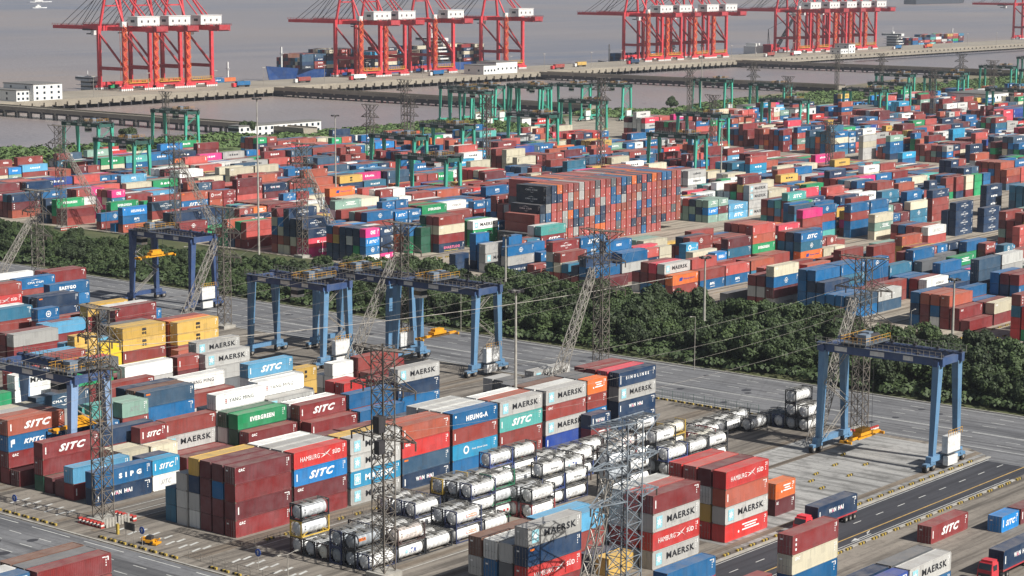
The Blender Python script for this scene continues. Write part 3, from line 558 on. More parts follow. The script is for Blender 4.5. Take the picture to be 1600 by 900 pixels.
# ---- pick the 300 boxes that show largest (a coarse depth buffer of their faces)
def box_faces(c):
    x0, y0, z0 = c['x'], c['y'], c['z']; a, b_ = (W_, c['L']) if c['perp'] else (c['L'], W_)
    x1, y1, z1 = x0+a, y0+b_, z0+c['H']
    return [[(x0,y0,z0),(x1,y0,z0),(x1,y0,z1),(x0,y0,z1)], [(x0,y1,z0),(x0,y0,z0),(x0,y0,z1),(x0,y1,z1)], [(x0,y0,z1),(x1,y0,z1),(x1,y1,z1),(x0,y1,z1)]]
WW, HH = 1024, 576
zb = np.full((HH, WW), 1e9); ib = np.full((HH, WW), -1)
_f = np.array(FW); _r = np.array(RT); _u = np.array(UP); _c = np.array((0, 0, CAM_H))
for i, c in enumerate(CONT):
    for q in box_faces(c):
        d = np.array(q)-_c; k = d@_f
        if k.min() < 10: continue
        X = (800+CAM_F*(d@_r)/k)*.64; Y = (450-CAM_F*(d@_u)/k)*.64
        a, b_, e, g_ = int(max(0, X.min())), int(min(WW-1, X.max())), int(max(0, Y.min())), int(min(HH-1, Y.max()))
        if b_ < a or g_ < e: continue
        gx, gy = np.meshgrid(np.arange(a, b_+1)+.5, np.arange(e, g_+1)+.5); ins = np.ones(gx.shape, bool); sg = 0
        area = sum(X[j]*Y[(j+1)%4]-X[(j+1)%4]*Y[j] for j in range(4))
        for j in range(4):
            j2 = (j+1) % 4; ins &= ((X[j2]-X[j])*(gy-Y[j])-(Y[j2]-Y[j])*(gx-X[j]))*(1 if area > 0 else -1) >= 0
        dep = k.mean(); sl_ = zb[e:g_+1, a:b_+1]; t = ins & (dep < sl_); sl_[t] = dep; ib[e:g_+1, a:b_+1][t] = i
cnt = np.bincount(ib[ib >= 0], minlength=len(CONT))
order = [int(i) for i in np.argsort(-cnt) if cnt[i] > 0]
SOLO = set(order[:298])
# ---- individual containers
def ordw(n): return ORD[n] if n < len(ORD) else 'far'
BLK = [(0,160,'block beneath the black road'),(160,200,'kerbside block'),(200,257,'tall middle block'),(257,284,'navy fronted block'),(284,305,'third block back'),(305,328,'fourth block back'),(328,362,'yellow box block'),(362,402,'fifth block back'),(402,445,'rearmost left block')]
FBLK = [(0,262,'nearest far block'),(262,289,'blue far block'),(289,320,'second far block'),(320,342,'orange fronted far block'),(342,376,'block behind it'),(376,402,'small blue cluster'),(402,426,'long box wall'),(426,449,'purple lettered block'),(449,478,'pink fronted far block'),(478,509,'left far block'),(509,541,'second left far block'),(541,567,'third left far block'),(567,2000,'last left far block')]
def blk(c):
    far = c['x'] > 440
    for a, b_, n in (FBLK if far else BLK):
        if a <= c['y'] < b_: return n, far
    return 'yard', far
def bkey(c): return (blk(c)[0], c['L'] < 8, c['perp'])
solo = [CONT[i] for i in sorted(SOLO)]
cols = {}
for c in solo: cols.setdefault(bkey(c), set()).add(round(c['x']/4))
rws = {}
for c in solo: rws.setdefault(bkey(c)+(round(c['x']/4),), set()).add(round(c['y'], 1))
seen = {}
for c in solo:
    m = mat_paint(c['c'], PAL[c['c']]); me = cont_body(c['L'], c['H'], c['l'])
    o = link('shipping_container', me, None, (c['x'], c['y'], c['z']))
    if c['perp']: o.rotation_euler = (0, 0, -math.pi/2); o.location = (c['x'], c['y']+c['L'], c['z'])
    def setm(ob): ob.material_slots[0].link = 'OBJECT'; ob.material_slots[0].material = m
    setm(o); r = link('roof', roof_mesh(c['L'], c['H']), o); setm(r)
    if c['door']: setm(link('door', door_mesh(c['H']), o))
    k = bkey(c); cx = sorted(cols[k]).index(round(c['x']/4)); ry = sorted(rws[k+(round(c['x']/4),)]).index(round(c['y'], 1))
    tier = 'lone on the ground' if c['n'] == 1 else ('topmost' if c['t'] == c['n']-1 else 'bottom' if c['t'] == 0 else ORD[c['t']]+' up')
    sz = 'short ' if c['L'] < 8 else ''
    lw = {'x':'', 'V':'', 'DS':' small-stickered', 'G':' ghost-lettered','SG':' corner-lettered','T':' side-marked'}.get(c['l'], ' lettered')
    lab = f"{CNAME[c['c']]}{lw} {sz}container, {tier}, {ordw(cx)} stack from left, {ordw(ry)} row, {blk(c)[0]}"
    wc = lambda q: len(q.replace('-', ' ').split())
    if wc(lab) > 16: lab = lab.replace(' from left', '')
    if wc(lab) > 16: lab = lab.replace(' on the ground', '').replace('faded ', '')
    if wc(lab) > 16: print('LONG', lab)
    seen.setdefault(lab, []).append(o)
    tag(o, lab, 'container', 'shipping containers stacked in the yard')
dups = [k for k, v in seen.items() if len(v) > 1]
for k in dups:
    for i, o in enumerate(seen[k]): o['label'] = k.replace(' from left', '').replace(' container', ['', ' nearer', ' farther', ' rearmost'][min(i,3)]+' container')
print('maxw', [o['label'] for v in seen.values() for o in v if len(o['label'].split()) > 16]); print('containers', len(CONT), 'solo', len(solo), 'dups', dups[:6], 'maxwords', max(len(o['label'].split()) for v in seen.values() for o in v))
# ---- all other boxes (farther, or almost hidden behind the first ones) as one mass
V, F, CC = [], [], []
palL = {k: s2l(v) for k, v in PAL.items()}; inkL = {k: s2l(v) for k, v in INK.items()}
def stuffbox(x0, x1, y0, y1, z0, z1, col):
    n = len(V); V.extend([(x0,y0,z0),(x1,y0,z0),(x1,y1,z0),(x0,y1,z0),(x0,y0,z1),(x1,y0,z1),(x1,y1,z1),(x0,y1,z1)])
    for q in ((4,5,6,7),(0,1,5,4),(1,2,6,5),(2,3,7,6),(3,0,4,7)): F.append(tuple(n+i for i in q)); CC.append(col)
def stuffq(pts, col): n = len(V); V.extend(pts); F.append(tuple(range(n, n+len(pts)))); CC.append(col)
rv = random.Random(5)
def stuffcont(c, vis, dist):
    k = rv.uniform(.8, 1.15); col = tuple(v*k for v in palL[c['c']]); L, H = c['L'], c['H']; x, y, z = c['x'], c['y'], c['z']
    if c['perp']:
        stuffbox(x, x+W_, y, y+L, z, z+H, col)
        if c['l'] == 'CM':
            for pts, ink in livery('CM', L, H): stuffq([(x-.04, y+L-u, z+w2) for u, w2 in pts][::1], inkL[ink])
        if vis > 6:
            stuffbox(x+.0, x+.1, y-.03, y, z, z+H, tuple(v*.8 for v in col)); stuffbox(x+W_/2-.04, x+W_/2+.04, y-.03, y, z+.1, z+H-.1, tuple(v*.7 for v in col))
            for q in (.5,.9,1.5,1.95): stuffbox(x+q, x+q+.05, y-.07, y-.02, z+.1, z+H-.1, (.3,.3,.3))
            stuffq([(x+1.6,y-.08,z+.5),(x+1.9,y-.08,z+.5),(x+1.9,y-.08,z+.8),(x+1.6,y-.08,z+.8)], (.8,.8,.75))
        return
    stuffbox(x, x+L, y, y+W_, z, z+H, col)
    if vis > 3 and dist < 900:
        for xx in (x, x+L-.14): stuffbox(xx-.01, xx+.15, y-.02, y+.05, z, z+H, tuple(v*.85 for v in col))
        stuffbox(x, x+L, y-.02, y+.05, z+H-.1, z+H+.01, tuple(v*.85 for v in col))
    if vis > 3:
        if dist < 620 or (vis > 30 and dist < 760):
            lay, last = 0, None
            for pts, ink in livery(c['l'], L, H):
                if ink != last: lay += 1; last = ink
                stuffq([(x+u, y-.025-.004*lay, z+w2) for u, w2 in pts], inkL[ink])
        else:
            if c['l'] not in ('x',):
                ink = inkL['k'] if c['c'] in ('cr','wh','gy','lg','yl','og') else inkL['w']
                if c['l'] in ('V','SG','T','DS'):
                    u = .8 if rv.random() < .5 else L-1.2; stuffq([(x+u,y-.04,z+.9),(x+u+.3,y-.04,z+.9),(x+u+.3,y-.04,z+2.2),(x+u,y-.04,z+2.2)], ink)
                else:
                    u = L*.3; n = rv.randint(3, 6); s = L*.42/n
                    for j in range(n):
                        h0, h1 = z+1.05+rv.uniform(0,.12), z+1.8+rv.uniform(-.15,.1); stuffq([(x+u,y-.04,h0),(x+u+s*.72,y-.04,h0),(x+u+s*rv.uniform(.5,.75),y-.04,h1),(x+u+s*.08,y-.04,h1)], ink); u += s
for i, c in enumerate(CONT):
    if i not in SOLO: stuffcont(c, cnt[i], math.hypot(c['x'], c['y']))
# ------------------------------------------------------------------ tank containers
FRC = dict(k=(34,36,42), n=(34,46,84), y=(206,170,60), r=(150,44,46), g=(30,120,84), d=(70,50,48), b=(60,80,140))
TKC = dict(w=(252,252,248), g=(214,217,218), p=(236,224,214), s=(172,178,182), y=(238,234,216))
_tm = {}
def tank_parts(fc, tc, lk):
    L, W, H = 6.06, 2.44, 2.56
    if ('f', fc) not in _tm:
        b = MB()
        for x in (.06, L-.06):
            for y in (.06, W-.06): b.box(x-.09,x+.09,y-.09,y+.09,0,H)
            b.beam((x,0,.1),(x,W,.1),.18); b.beam((x,0,H-.07),(x,W,H-.07),.16)
            for sy, sz in ((0,0),(1,0),(0,1),(1,1)):
                y0, z0 = sy*W, .1+sz*(H-.2); b.beam((x,y0,z0+(.62 if not sz else -.62)),(x,y0+(.62 if not sy else -.62),z0),.1)
        for y in (.06, W-.06):
            b.beam((0,y,.1),(L,y,.1),.15); b.beam((0,y,.1),(1.4,y,.75),.08); b.beam((L,y,.1),(L-1.4,y,.75),.08)
        b.box(.9,1.1,.3,W-.3,.05,.4); b.box(L-1.1,L-.9,.3,W-.3,.05,.4)
        _tm[('f',fc)] = b.mesh('frame', [mat_paint('frame_'+fc, FRC[fc], .3)])
        b = MB(); b.box(.1,L-.1,.62,.68,H-.03,H+.02); b.box(.1,L-.1,1.76,1.82,H-.03,H+.02)
        for i in range(22): b.box(.12+i*.265,.2+i*.265,.68,1.76,H-.02,H)
        b.box(2.6,3.4,.3,2.14,H-.04,H+.06); b.box(1.2,1.7,.8,1.5,H-.04,H+.1)
        for y in (.06,W-.06): b.beam((0,y,H-.05),(L,y,H-.05),.09)
        _tm[('w',fc)] = b.mesh('walkway', [mat_simple('walk', (120,118,112), .6, .2)])
    if (tc, lk) not in _tm:
        b = MB(); n = 24; r = 1.12; cy_, cz = W/2, 1.3
        prof = [(.13,0),(.16,.5),(.24,.86),(.42,r*.97),(.55,r)]
        xs = [.55]; 
        for i in range(5): a = .95+i*1.04; xs += [a-.03, a-.03, a+.03, a+.03]
        prof2 = []
        for i, x in enumerate(xs[1:]): prof2.append((x, r if i % 4 in (0,3) else r+.018))
        full = prof+prof2+[(L-x, rr) for x, rr in prof[::-1]]
        k = len(b.v)
        for x, rr in full:
            for i in range(n): t = 2*math.pi*i/n; b.v.append((x, cy_+rr*math.cos(t), cz+rr*math.sin(t)))
        for j in range(len(full)-1):
            for i in range(n): i2 = (i+1)%n; b.f.append((k+j*n+i, k+j*n+i2, k+(j+1)*n+i2, k+(j+1)*n+i)); b.m.append(0 if 3 < j < len(full)-5 else 1)
        b.cyl((.1,cy_,cz),(.16,cy_,cz),.2,10,1)
        b.cyl((.02,cy_,.45),(.2,cy_,.45),.13,8,1)
        inks = []
        def wrap(polys):
            for pts, ink in polys:
                if ink not in inks: inks.append(ink)
                q = []
                for u, w2 in pts:
                    a = (w2-cz)/r; a = max(-1.2, min(1.2, a)); q.append((u, cy_-(r+.025)*math.cos(a), cz+(r+.025)*math.sin(a)))
                b.poly(q, 2+inks.index(ink))
        if lk == 'I': wrap(gtext('ITM', 2.6, .95, 1.7, .75, 'b', .2, .03)+disc(2.0,1.3,.28,'c'))
        elif lk == 'O': wrap(rc(1.0,2.5,1.3,1.75,'o')+gtext('INTER', 1.1, 1.4, 1.3, .28, 'k'))
        elif lk == 'L': wrap(rc(3.0,4.9,1.15,1.6,'o')+gtext('L', 2.5, 1.15, .35, .45, 'r')+gtext('MNMB', 3.05, 1.22, 1.75, .3, 'w'))
        elif lk == 'B': wrap(rc(.9,1.15,.7,1.9,'k'))
        elif lk == 'T': wrap(gtext('Bulkhaul', 2.4, 1.15, 2.1, .4, 'k', .2, .02))
        elif lk == 'R': wrap([q for i in range(3) for q in rc(2.4+i*.9,2.85+i*.9,1.1,1.5,'r')])
        elif lk == 'S': wrap(rc(.9,1.1,1.5,1.7,'k')+rc(.9,1.1,1.1,1.3,'k')+rc(2,4.3,1.3,1.36,'g')+rc(2,3.6,1.1,1.16,'g'))
        me = b.mesh('tank', [mat_paint('tank_'+tc, TKC[tc], .25), mat_paint('tankend_'+tc, tuple(v*.86 for v in TKC[tc]), .5)]+[mat_simple('ink_'+i, INK[i]) for i in inks])
        me.polygons.foreach_set('use_smooth', [True]*len(me.polygons)); me.update(); _tm[(tc,lk)] = me
    return _tm[('f',fc)], _tm[('w',fc)], _tm[(tc,lk)]
TN = dict(w='white', g='grey', p='pinkish white', s='steel grey', y='off-white'); FN = dict(k='black', n='navy', y='yellow', r='red', g='green', d='rusty brown', b='blue')
TL = dict(I='with blue lettering', O='with orange panel', L='with orange letter strip', B='with black bar', T='with dark script', R='with red marks', S='with faint marks', x='')
TANKS = [(215.9,5,'dw yg:S kg:S'),(215.9,4,'kg'),(215.9,3,'dy'),(215.9,2,'ns ns'),(215.9,1,'ks ks:O'),(215.9,0,'nw:S'),(222.3,0,'kw:I dp:S'),(222.3,1,'ky kw'),(228.6,5,'kw'),(228.6,4,'kw'),(228.6,0,'kw:B'),(228.6,1,'kw'),(228.6,2,'dw'),
 (235.6,0,'nw:L nw:L'),(235.6,1,'kg kg'),(235.4,3,'kw nw:B'),(235.4,4,'kg ng'),(235.4,5,'kw dw'),(242.4,0,'kw:B'),(242.4,1,'kw kw:S nw:S'),(242.2,2,'kg kg kg'),(242.0,3,'ng kg yg'),(248.9,1.5,'gw:R gg:S gw:S'),(248.9,3,'kw gw'),
 (254.2,0,'rw:S kw:S'),(254.2,1.1,'rw kg'),(254.4,5,'kw dw'),(254.4,4,'kw kw'),(248,5,'kw kw'),(260.4,5,'nw bw:S bw:S'),(266.8,5,'nw bw:S kw:S'),(260.4,1,'nw bw:S kw:T'),(266.7,1,'nw:S kw:T'),(273,3,'kw dw:I'),(266.6,3,'kw yy'),(260.2,3,'kw kw'),(273,4.2,'kw kw'),(273,5.2,'kw bw'),
 (273.3,-.4,'kg ks kg'),(279.4,4,'bw kw'),(279.4,5,'kw bw'),(281,0,'kw:T kw:T'),(285.8,3,'kw dw'),(292.2,4,'rg dp:R'),(292.2,5,'kw dw'),(285.8,5,'kw dw'),(298.3,4,'rw kw kw:T'),(292.5,1,'ks ks kw:T'),(292.2,0,'kw bw:S'),(298.7,0,'kw kw:S'),(305,0,'kw kw:T'),(305.2,1,'rw ry'),(307.7,4,'yy yy:S'),
 (314.6,4,'rg'),(321.2,4,'kw:S'),(327.6,4,'kw:T'),(321.2,5,'kw'),(327.6,5,'dw'),(334,5,'kw'),(331.8,3,'kw:S'),(338.8,0,'kw kw:S'),(338.8,1,'kg kw kw:S'),(338.9,2,'nw'),(338.9,3,'ks')]
tk = []
for x, k, ts in TANKS:
    y = 206.1+2.83*k; z = 0
    for i, t in enumerate(ts.split()):
        code, _, lk = t.partition(':'); lk = lk or 'x'; fr, wk_, tn = tank_parts(code[0], code[1], lk)
        o = empty('tank_container', (x, y, z)); link('frame', fr, o); link('walkway', wk_, o); link('tank', tn, o); z += 2.6
        tk.append((o, x, k, i, len(ts.split()), code, lk))
tcol = sorted({round(t[1]/3) for t in tk}); tl = {}
for o, x, k, i, n, code, lk in tk:
    r = sorted({t[2] for t in tk if round(t[1]/3) == round(x/3)}).index(k); r = min(r, 7)
    tier = 'lone' if n == 1 else 'topmost' if i == n-1 else 'bottom' if i == 0 else 'middle'
    lab = f"{TN[code[1]]} tank, {FN[code[0]]} frame {TL[lk]}, {tier}, {ordw(tcol.index(round(x/3)))} column from left, {ordw(r)} row".replace(' ,', ',').replace('  ', ' ')
    if lab in tl: lab = lab.replace('lone', 'lone, farther back').replace('topmost', 'topmost, farther back')
    tl.setdefault(lab, []).append(o); tag(o, lab, 'tank container', 'tank containers on the tank yard')
print('tanks', len(tk), 'dup', [k for k, v in tl.items() if len(v) > 1][:5], max(len(k.split()) for k in tl))

# ------------------------------------------------------------------ lattice
def lattice(b, p, q, w=2.4, t=.14, seg=2.4, w2=None, mi=0, bt=None):
    p, q = Vector(p), Vector(q); d = q-p; L = d.length; d.normalize(); w2 = w2 or w; bt = bt or t*.6
    u = Vector((1,0,0)) if abs(d.x) < .8 else Vector((0,1,0)); a = d.cross(u).normalized(); u = a.cross(d).normalized()
    n = max(1, round(L/seg))
    def C(i):
        f = i/n; c = p+d*L*f; ww_ = (w+(w2-w)*f)/2; return [c+a*ww_*sa+u*ww_*su for sa, su in ((-1,-1),(1,-1),(1,1),(-1,1))]
    for i in range(n):
        A, B = C(i), C(i+1)
        for j in range(4):
            b.beam(A[j], B[j], t, mi=mi); j2 = (j+1) % 4
            b.beam(A[j], B[j2], bt, mi=mi); b.beam(A[j2], B[j], bt, mi=mi); b.beam(B[j], B[j2], bt, mi=mi)
m_galv = mat_simple('galvanised', (142,134,124), .55, .3, .5, .6); m_galv2 = mat_simple('galvanised_pale', (176,170,160), .5, .3, .4, .6)
m_galv3 = mat_simple('galvanised_blue', (150,160,168), .5, .3, .4, .6)
m_rw = mat_simple('paint_red', (178,62,54), .6); m_rwh = mat_simple('paint_white', (220,218,210), .6); m_dark = mat_simple('dark_steel', (58,56,58), .6); m_ins = mat_simple('insulator', (96,84,76), .4)
m_glass = mat_simple('window_glass', (40,52,60), .15, 0, .1)
def tower(x, y, H, label, w=2.4, m=m_galv, arm=6.2, arms=(0,-6,-12), ax='y', strut=None, base=True, near=True, box=False, group='lattice pylons across the yard'):
    t = empty('lattice_pylon', (x, y, 0)); th = .145 if near else .2
    b = MB(); lattice(b, (0,0,.8 if base else 0), (0,0,H), w, th, 2.3 if near else 3.4)
    b.build('mast', m, t)
    for i, dz in enumerate(arms):
        z = H+dz; aw = arm*(.8 if i == 0 else 1)
        for s in (-1, 1):
            b = MB()
            def Q(a, c, zz): return (c, a, zz) if ax == 'y' else (a, c, zz)
            if i == 0:
                for c in (-w/2, w/2): b.beam(Q(0,c,z),Q(s*aw,c*.8,z+.2),th); b.beam(Q(s*w/2,c,z-2.6),Q(s*aw,c*.8,z+.1),th*.8)
                for k in range(5): b.beam(Q(s*aw*k/5,-w/2,z+.1),Q(s*aw*(k+1)/5,w/2,z+.1),th*.6); b.beam(Q(s*aw*(k+1)/5,-w/2*.8,z+.1),Q(s*aw*(k+1)/5,w/2*.8,z+.1),th*.6)
            else:
                for c in (-w/2, w/2):
                    b.beam(Q(s*w/2,c,z),Q(s*aw,c*.15,z),th); b.beam(Q(s*w/2,c,z+1.9),Q(s*aw,c*.15,z),th*.8)
                    for k in range(3): f0, f1 = (k+.2)/3.4, (k+1)/3.4; a0 = w/2+(aw-w/2)*f0; a1 = w/2+(aw-w/2)*f1; b.beam(Q(s*a0,c*(1-f0*.85),z),Q(s*a1,c*(1-f1*.85),z+1.9*(1-f1)),th*.6)
                for k in range(3): f0 = k/3; f1 = (k+1)/3; a0 = w/2+(aw-w/2)*f0; a1 = w/2+(aw-w/2)*f1; b.beam(Q(s*a0,-w/2*(1-f0*.85),z),Q(s*a1,w/2*(1-f1*.85),z),th*.6); b.beam(Q(s*a0,w/2*(1-f0*.85),z),Q(s*a1,-w/2*(1-f1*.85),z),th*.6)
                if near:
                    for a0 in (aw, aw*.62): b.cyl(Q(s*a0,0,z-.05),Q(s*a0,0,z-1.2),.13,6,1)
            b.build('crossarm', [m, m_ins], t)
    if strut:
        b = MB(); lattice(b, (strut[0],strut[1],.5), (math.copysign(w*.5,strut[0]) if abs(strut[0])>1 else 0,math.copysign(w*.5,strut[1]),H-8), 2.0, th, 2.3, 1.2); b.build('raking_strut', m_galv2, t)
    if base:
        b = MB(); b.box(-w*.8,w*.8,-w*.8,w*.8,0,.8); 
        b.build('footing', m_cstone, t)
    if box:
        b = MB(); b.box(-2.4,-1.0,-1.4,-.2,H-12.4,H-10.0); b.box(-2.4,-1.1,-1.4,-.4,H-15.6,H-13.6,0); b.build('equipment_box', m_dark, t)
    return tag(t, label, 'pylon', group)
WIRE = []
tower(208.7,258.2,35,'rusty lattice pylon inside red and white barriers beside the blue boxes', arms=(0,-5,-9.5), arm=5.2)
tower(216,203.1,34.5,'dark lattice pylon with equipment boxes in front of the tank yard', arms=(-.5,-6,-13.5), arm=6.4, box=True)
tower(220.2,162.4,28.5,'massive grey lattice pylon cut by the bottom edge with stacked platforms', w=3.4, m=m_galv3, arms=(0,-5.5,-10.5), arm=7.5, strut=(-6.5,2.5), ax='x')
tower(345.5,261.5,34,'pale lattice pylon with raking strut in front of the roadside trees', strut=(-17,0))
tower(346.1,199,34,'brown lattice pylon standing behind the rightmost blue gantry crane', strut=(-17,0))
tower(345,378,30,'lattice pylon with raking strut beside the dark blue gantry crane', strut=(-15,0))
tower(345,318.5,31,'lattice pylon with yellow cage beside the central blue gantry cranes', strut=(-17,0))
tower(350,458,28,'lattice pylon among dark trees at the far left edge', strut=(-17,0))
tower(440.9,563.2,35,'grey pylon with red and white fence left of the brown boxes', strut=(17,-3))
tower(447.5,513,34,'pylon beside the big red boxes with strut leaning right', strut=(17,-2))
tower(446.1,453,35,'pinkish lattice pylon in front of the pink container', strut=(17,-1))
for i, (x, y, h) in enumerate([(621.6,590.8,32),(728.7,670.2,35),(643.9,546.8,37),(675,512,44),(990.9,687.6,30),(813.5,551.3,29),(1060,689.2,32),(1029.6,645.6,26),(1258.5,749.5,29),(1219,692.1,32),(1255.4,653,32),(1043.5,559.6,33),(688.4,794.7,26),(760.1,455.3,24),(1159,582,33),(700,640,30)]):
    tower(x, y, h, f'distant grey lattice pylon over the far boxes, {ordw(i)} in the scattered row', w=2.2, arms=(0,-5,-9), arm=5, base=False, near=False)
# ------------------------------------------------------------------ wires
def wire(p, q, sag, r, label):
    b = MB(); p, q = Vector(p), Vector(q); n = 14; pts = []
    for i in range(n+1): f = i/n; c = p.lerp(q, f); c.z -= 4*sag*f*(1-f); pts.append(c)
    for i in range(n): b.cyl(pts[i], pts[i+1], r, 5, cap=False)
    o = b.build('power_line', m_galv2); tag(o, label, 'power line', 'overhead power lines crossing the yard')
for (xa,ya,ha),(xb,yb,hb),t in (((208.7,258.2,35),(345.5,261.5,34),'between the barrier pylon and the roadside pylon'),((216,203.1,34.5),(346.1,199,34),'above the tank yard'),((346.1,199,34),(447.5,258,30),'over the right end of the trees'),((345.5,261.5,34),(446,330,32),'over the middle of the trees'),((345,378,30),(446.1,453,35),'over the left of the trees'),((208.7,258.2,35),(120,262,33),'leaving the barrier pylon to the left'),((345,318.5,31),(220,330,26),'above the white boxes')):
    for dz, s, nm in ((-5.5,1,'upper near'),(-5.5,-1,'upper far'),(-11,1,'lower near'),(-11,-1,'lower far')):
        wire((xa,ya-s*5,ha+dz-1),(xb,yb-s*5,hb+dz-1),2.2,.019,f'{nm} cable strung {t}')
wire((236,287,21.5),(372,262,21),1.6,.06,'thick pale cable running across the yard above the gantry legs')
# ------------------------------------------------------------------ red and white barriers, barrier blocks
bm_ = MB()
for i in range(3): bm_.box(-.35,.35,-.2,.2,i*.32,i*.32+.3,i % 2)
barr = bm_.mesh('barrier_block', [m_rw, m_rwh]); first = True
def put(name, me, pts, label, cat, group):
    for x, y, a in pts: tag(link(name, me, None, (x, y, 0), a), label, cat, group)
pts = [(208.7+dx, 258.2+dy, 0) for dx, dy in [(-2.8+.0,i*.9-3) for i in range(7)]+[(3.4,i*.9-3.5) for i in range(6)]]
put('traffic_barrier', barr, pts, 'red and white striped barrier block around the foot of the left pylon', 'barrier', 'striped barriers round the left pylon')
pts = [(346.1-3+i*.8, 197.0, 0) for i in range(9)]+[(343,197.4+i*.9,0) for i in range(5)]
put('traffic_barrier', barr, pts, 'red and white barrier block at the foot of the right pylon', 'barrier', 'striped barriers round the right pylon')
pts = [(440.9-3+i*.9, 559.8, 0) for i in range(8)]
put('traffic_barrier', barr, pts, 'red and white barrier block in front of the far left pylon', 'barrier', 'striped barriers round the far left pylon')
# fence slab of the left pylon
b = MB()
for i in range(8): b.box(-1.4+i*.62,-.95+i*.62,-.07,.07,0,1.5)
b.box(-1.5,3.6,-.05,.05,.9,1.0); tag(b.build('picket_fence', m_cstone, None, (207.8,254.8,0)), 'pale concrete picket fence at the foot of the left pylon', 'fence')
kb_ = MB()
for i in range(4): kb_.box(i*.42,i*.42+.4,-.17,.17,0,.34,i % 2)
kmesh = kb_.mesh('kerb_block', [m_ydull, m_bdull])
P1 = [(218+i*3.6+(i%3)*.4,158.0,0) for i in range(33)]; P2 = [(221+i*3.6,170.6,0) for i in range(33)]
P3 = [(202.2,206+i*2.6,math.pi/2) for i in range(8)]+[(202.2,233+i*2.4,math.pi/2) for i in range(8)]+[(202.2,262+i*2.4,math.pi/2) for i in range(8)]
P4 = [(345.4,222+i*2.2,math.pi/2) for i in range(17)]; P5 = [(218+i*4,230.2,0) for i in range(26)]; P6 = [(443+i*4,232.1,.0) for i in range(12)]+[(448+i*4,225.5,0) for i in range(10)]
P7 = [(305,185,0),(310,187,.1),(313,182,0),(318,188,0),(300,190,0),(302,181,0),(322,184,0),(326,191,.1)]; P8 = [(446+i*3.2,420.2-i*.05,0) for i in range(16)]+[(447+i*3.2,447.6,0) for i in range(10)]
for P_, lab in ((P1,'yellow and black kerb block on the near side of the black road'),(P2,'yellow and black kerb block on the far side of the black road'),(P3,'yellow and black kerb block along the grey cross road'),(P4,'yellow and black kerb block beside the green mesh fence'),(P5,'small yellow block between tank yard and tall middle block'),(P6,'yellow and black block along the far yard corner road'),(P7,'yellow and black block lying loose under the right gantry crane'),(P8,'yellow block edging the far yard road by the pink container')):
    put('kerb_block', kmesh, P_, lab, 'kerb block', lab.split(' block')[0]+' blocks '+lab.split('block ')[-1])
# mesh fence
def fence(p, q, n, h, m, label):
    b = MB(); p, q = Vector(p), Vector(q)
    for i in range(n*4+1): c = p.lerp(q, i/(n*4)); b.beam(c+Vector((0,0,.1)), c+Vector((0,0,h)), .02)
    for z in (.15, h*.5, h-.05): b.beam(p+Vector((0,0,z)), q+Vector((0,0,z)), .035)
    t = b.build('mesh_fence', m); 
    for i in range(n+1): c = p.lerp(q, i/n); bb = MB(); bb.cyl(c, c+Vector((0,0,h+.1)), .05, 6); bb.build('post', m, t)
    tag(t, label, 'fence')
m_gf = mat_simple('green_fence', (86,120,108), .6)
fence((346.0,222,0),(346.0,259,0),14,2.0,m_gf,'green mesh fence between the yard and the ring road')
fence((203.6,205,0),(203.6,232,0),10,1.2,m_galv2,'low steel rail fence beside the cross road')
fence((212,229.3,0),(250,229.3,0),14,1.1,m_galv,'steel guard rail between tank yard and tall middle block')
fence((480,424.6,0),(512,424.6,0),12,1.6,m_galv2,'pale fence before the purple lettered container')
# ------------------------------------------------------------------ lamps and masts
def highmast(x, y, h, label, heads=6):
    t = empty('floodlight_mast', (x, y, 0)); b = MB(); b.cyl((0,0,0),(0,0,h),.38,12,0,.17); b.build('pole', m_cstone, t)
    b = MB(); b.cyl((0,0,h-.3),(0,0,h),.9,12)
    b.build('lamp_ring', m_galv2, t)
    for i in range(heads):
        a = 2*math.pi*i/heads; b = MB(); b.box(-.3,.3,-.25,.25,-.2,.25); o = b.build('floodlight', m_dark, t); o.location = (1.2*math.cos(a), 1.2*math.sin(a), h-.1); o.rotation_euler = (0,0,a)
    tag(t, label, 'floodlight mast', 'tall floodlight masts')
highmast(293.1,241.7,29.5,'tall pale floodlight mast standing among the tall middle block')
highmast(434.4,460,49,'very tall white floodlight mast left of the pink container')
highmast(426.9,355.7,17,'slim mast with dark lamps in front of the small blue boxes')
highmast(409.6,278.9,20,'slim twin mast rising from the trees before the orange container')
highmast(1120,768,38,'white mast by the far shoreline right of the green cranes')
highmast(529,520,36,'thin pale mast between blue and green cranes of the far yard')
highmast(690,463,28,'thin white mast right of the wide green gantry crane')
highmast(435.2,226.1,17,'slim mast behind the girder of the rightmost blue crane')
def lamp(x, y, h, a, label, two=False):
    t = empty('street_lamp', (x, y, 0), a); b = MB(); b.cyl((0,0,0),(0,0,h),.1,8,0,.06); b.cyl((0,0,h),(1.6,0,h+.25),.05,6)
    if two: b.cyl((0,0,h),(-1.6,0,h+.25),.05,6)
    b.build('pole', m_galv2, t)
    for s in ((1,-1) if two else (1,)): c = MB(); c.box(s*1.4 if s > 0 else -2.1, 2.1 if s > 0 else -1.4, -.13,.13,h+.18,h+.32); c.build('lamp_head', m_cstone, t)
    tag(t, label, 'street lamp', 'street lamps')
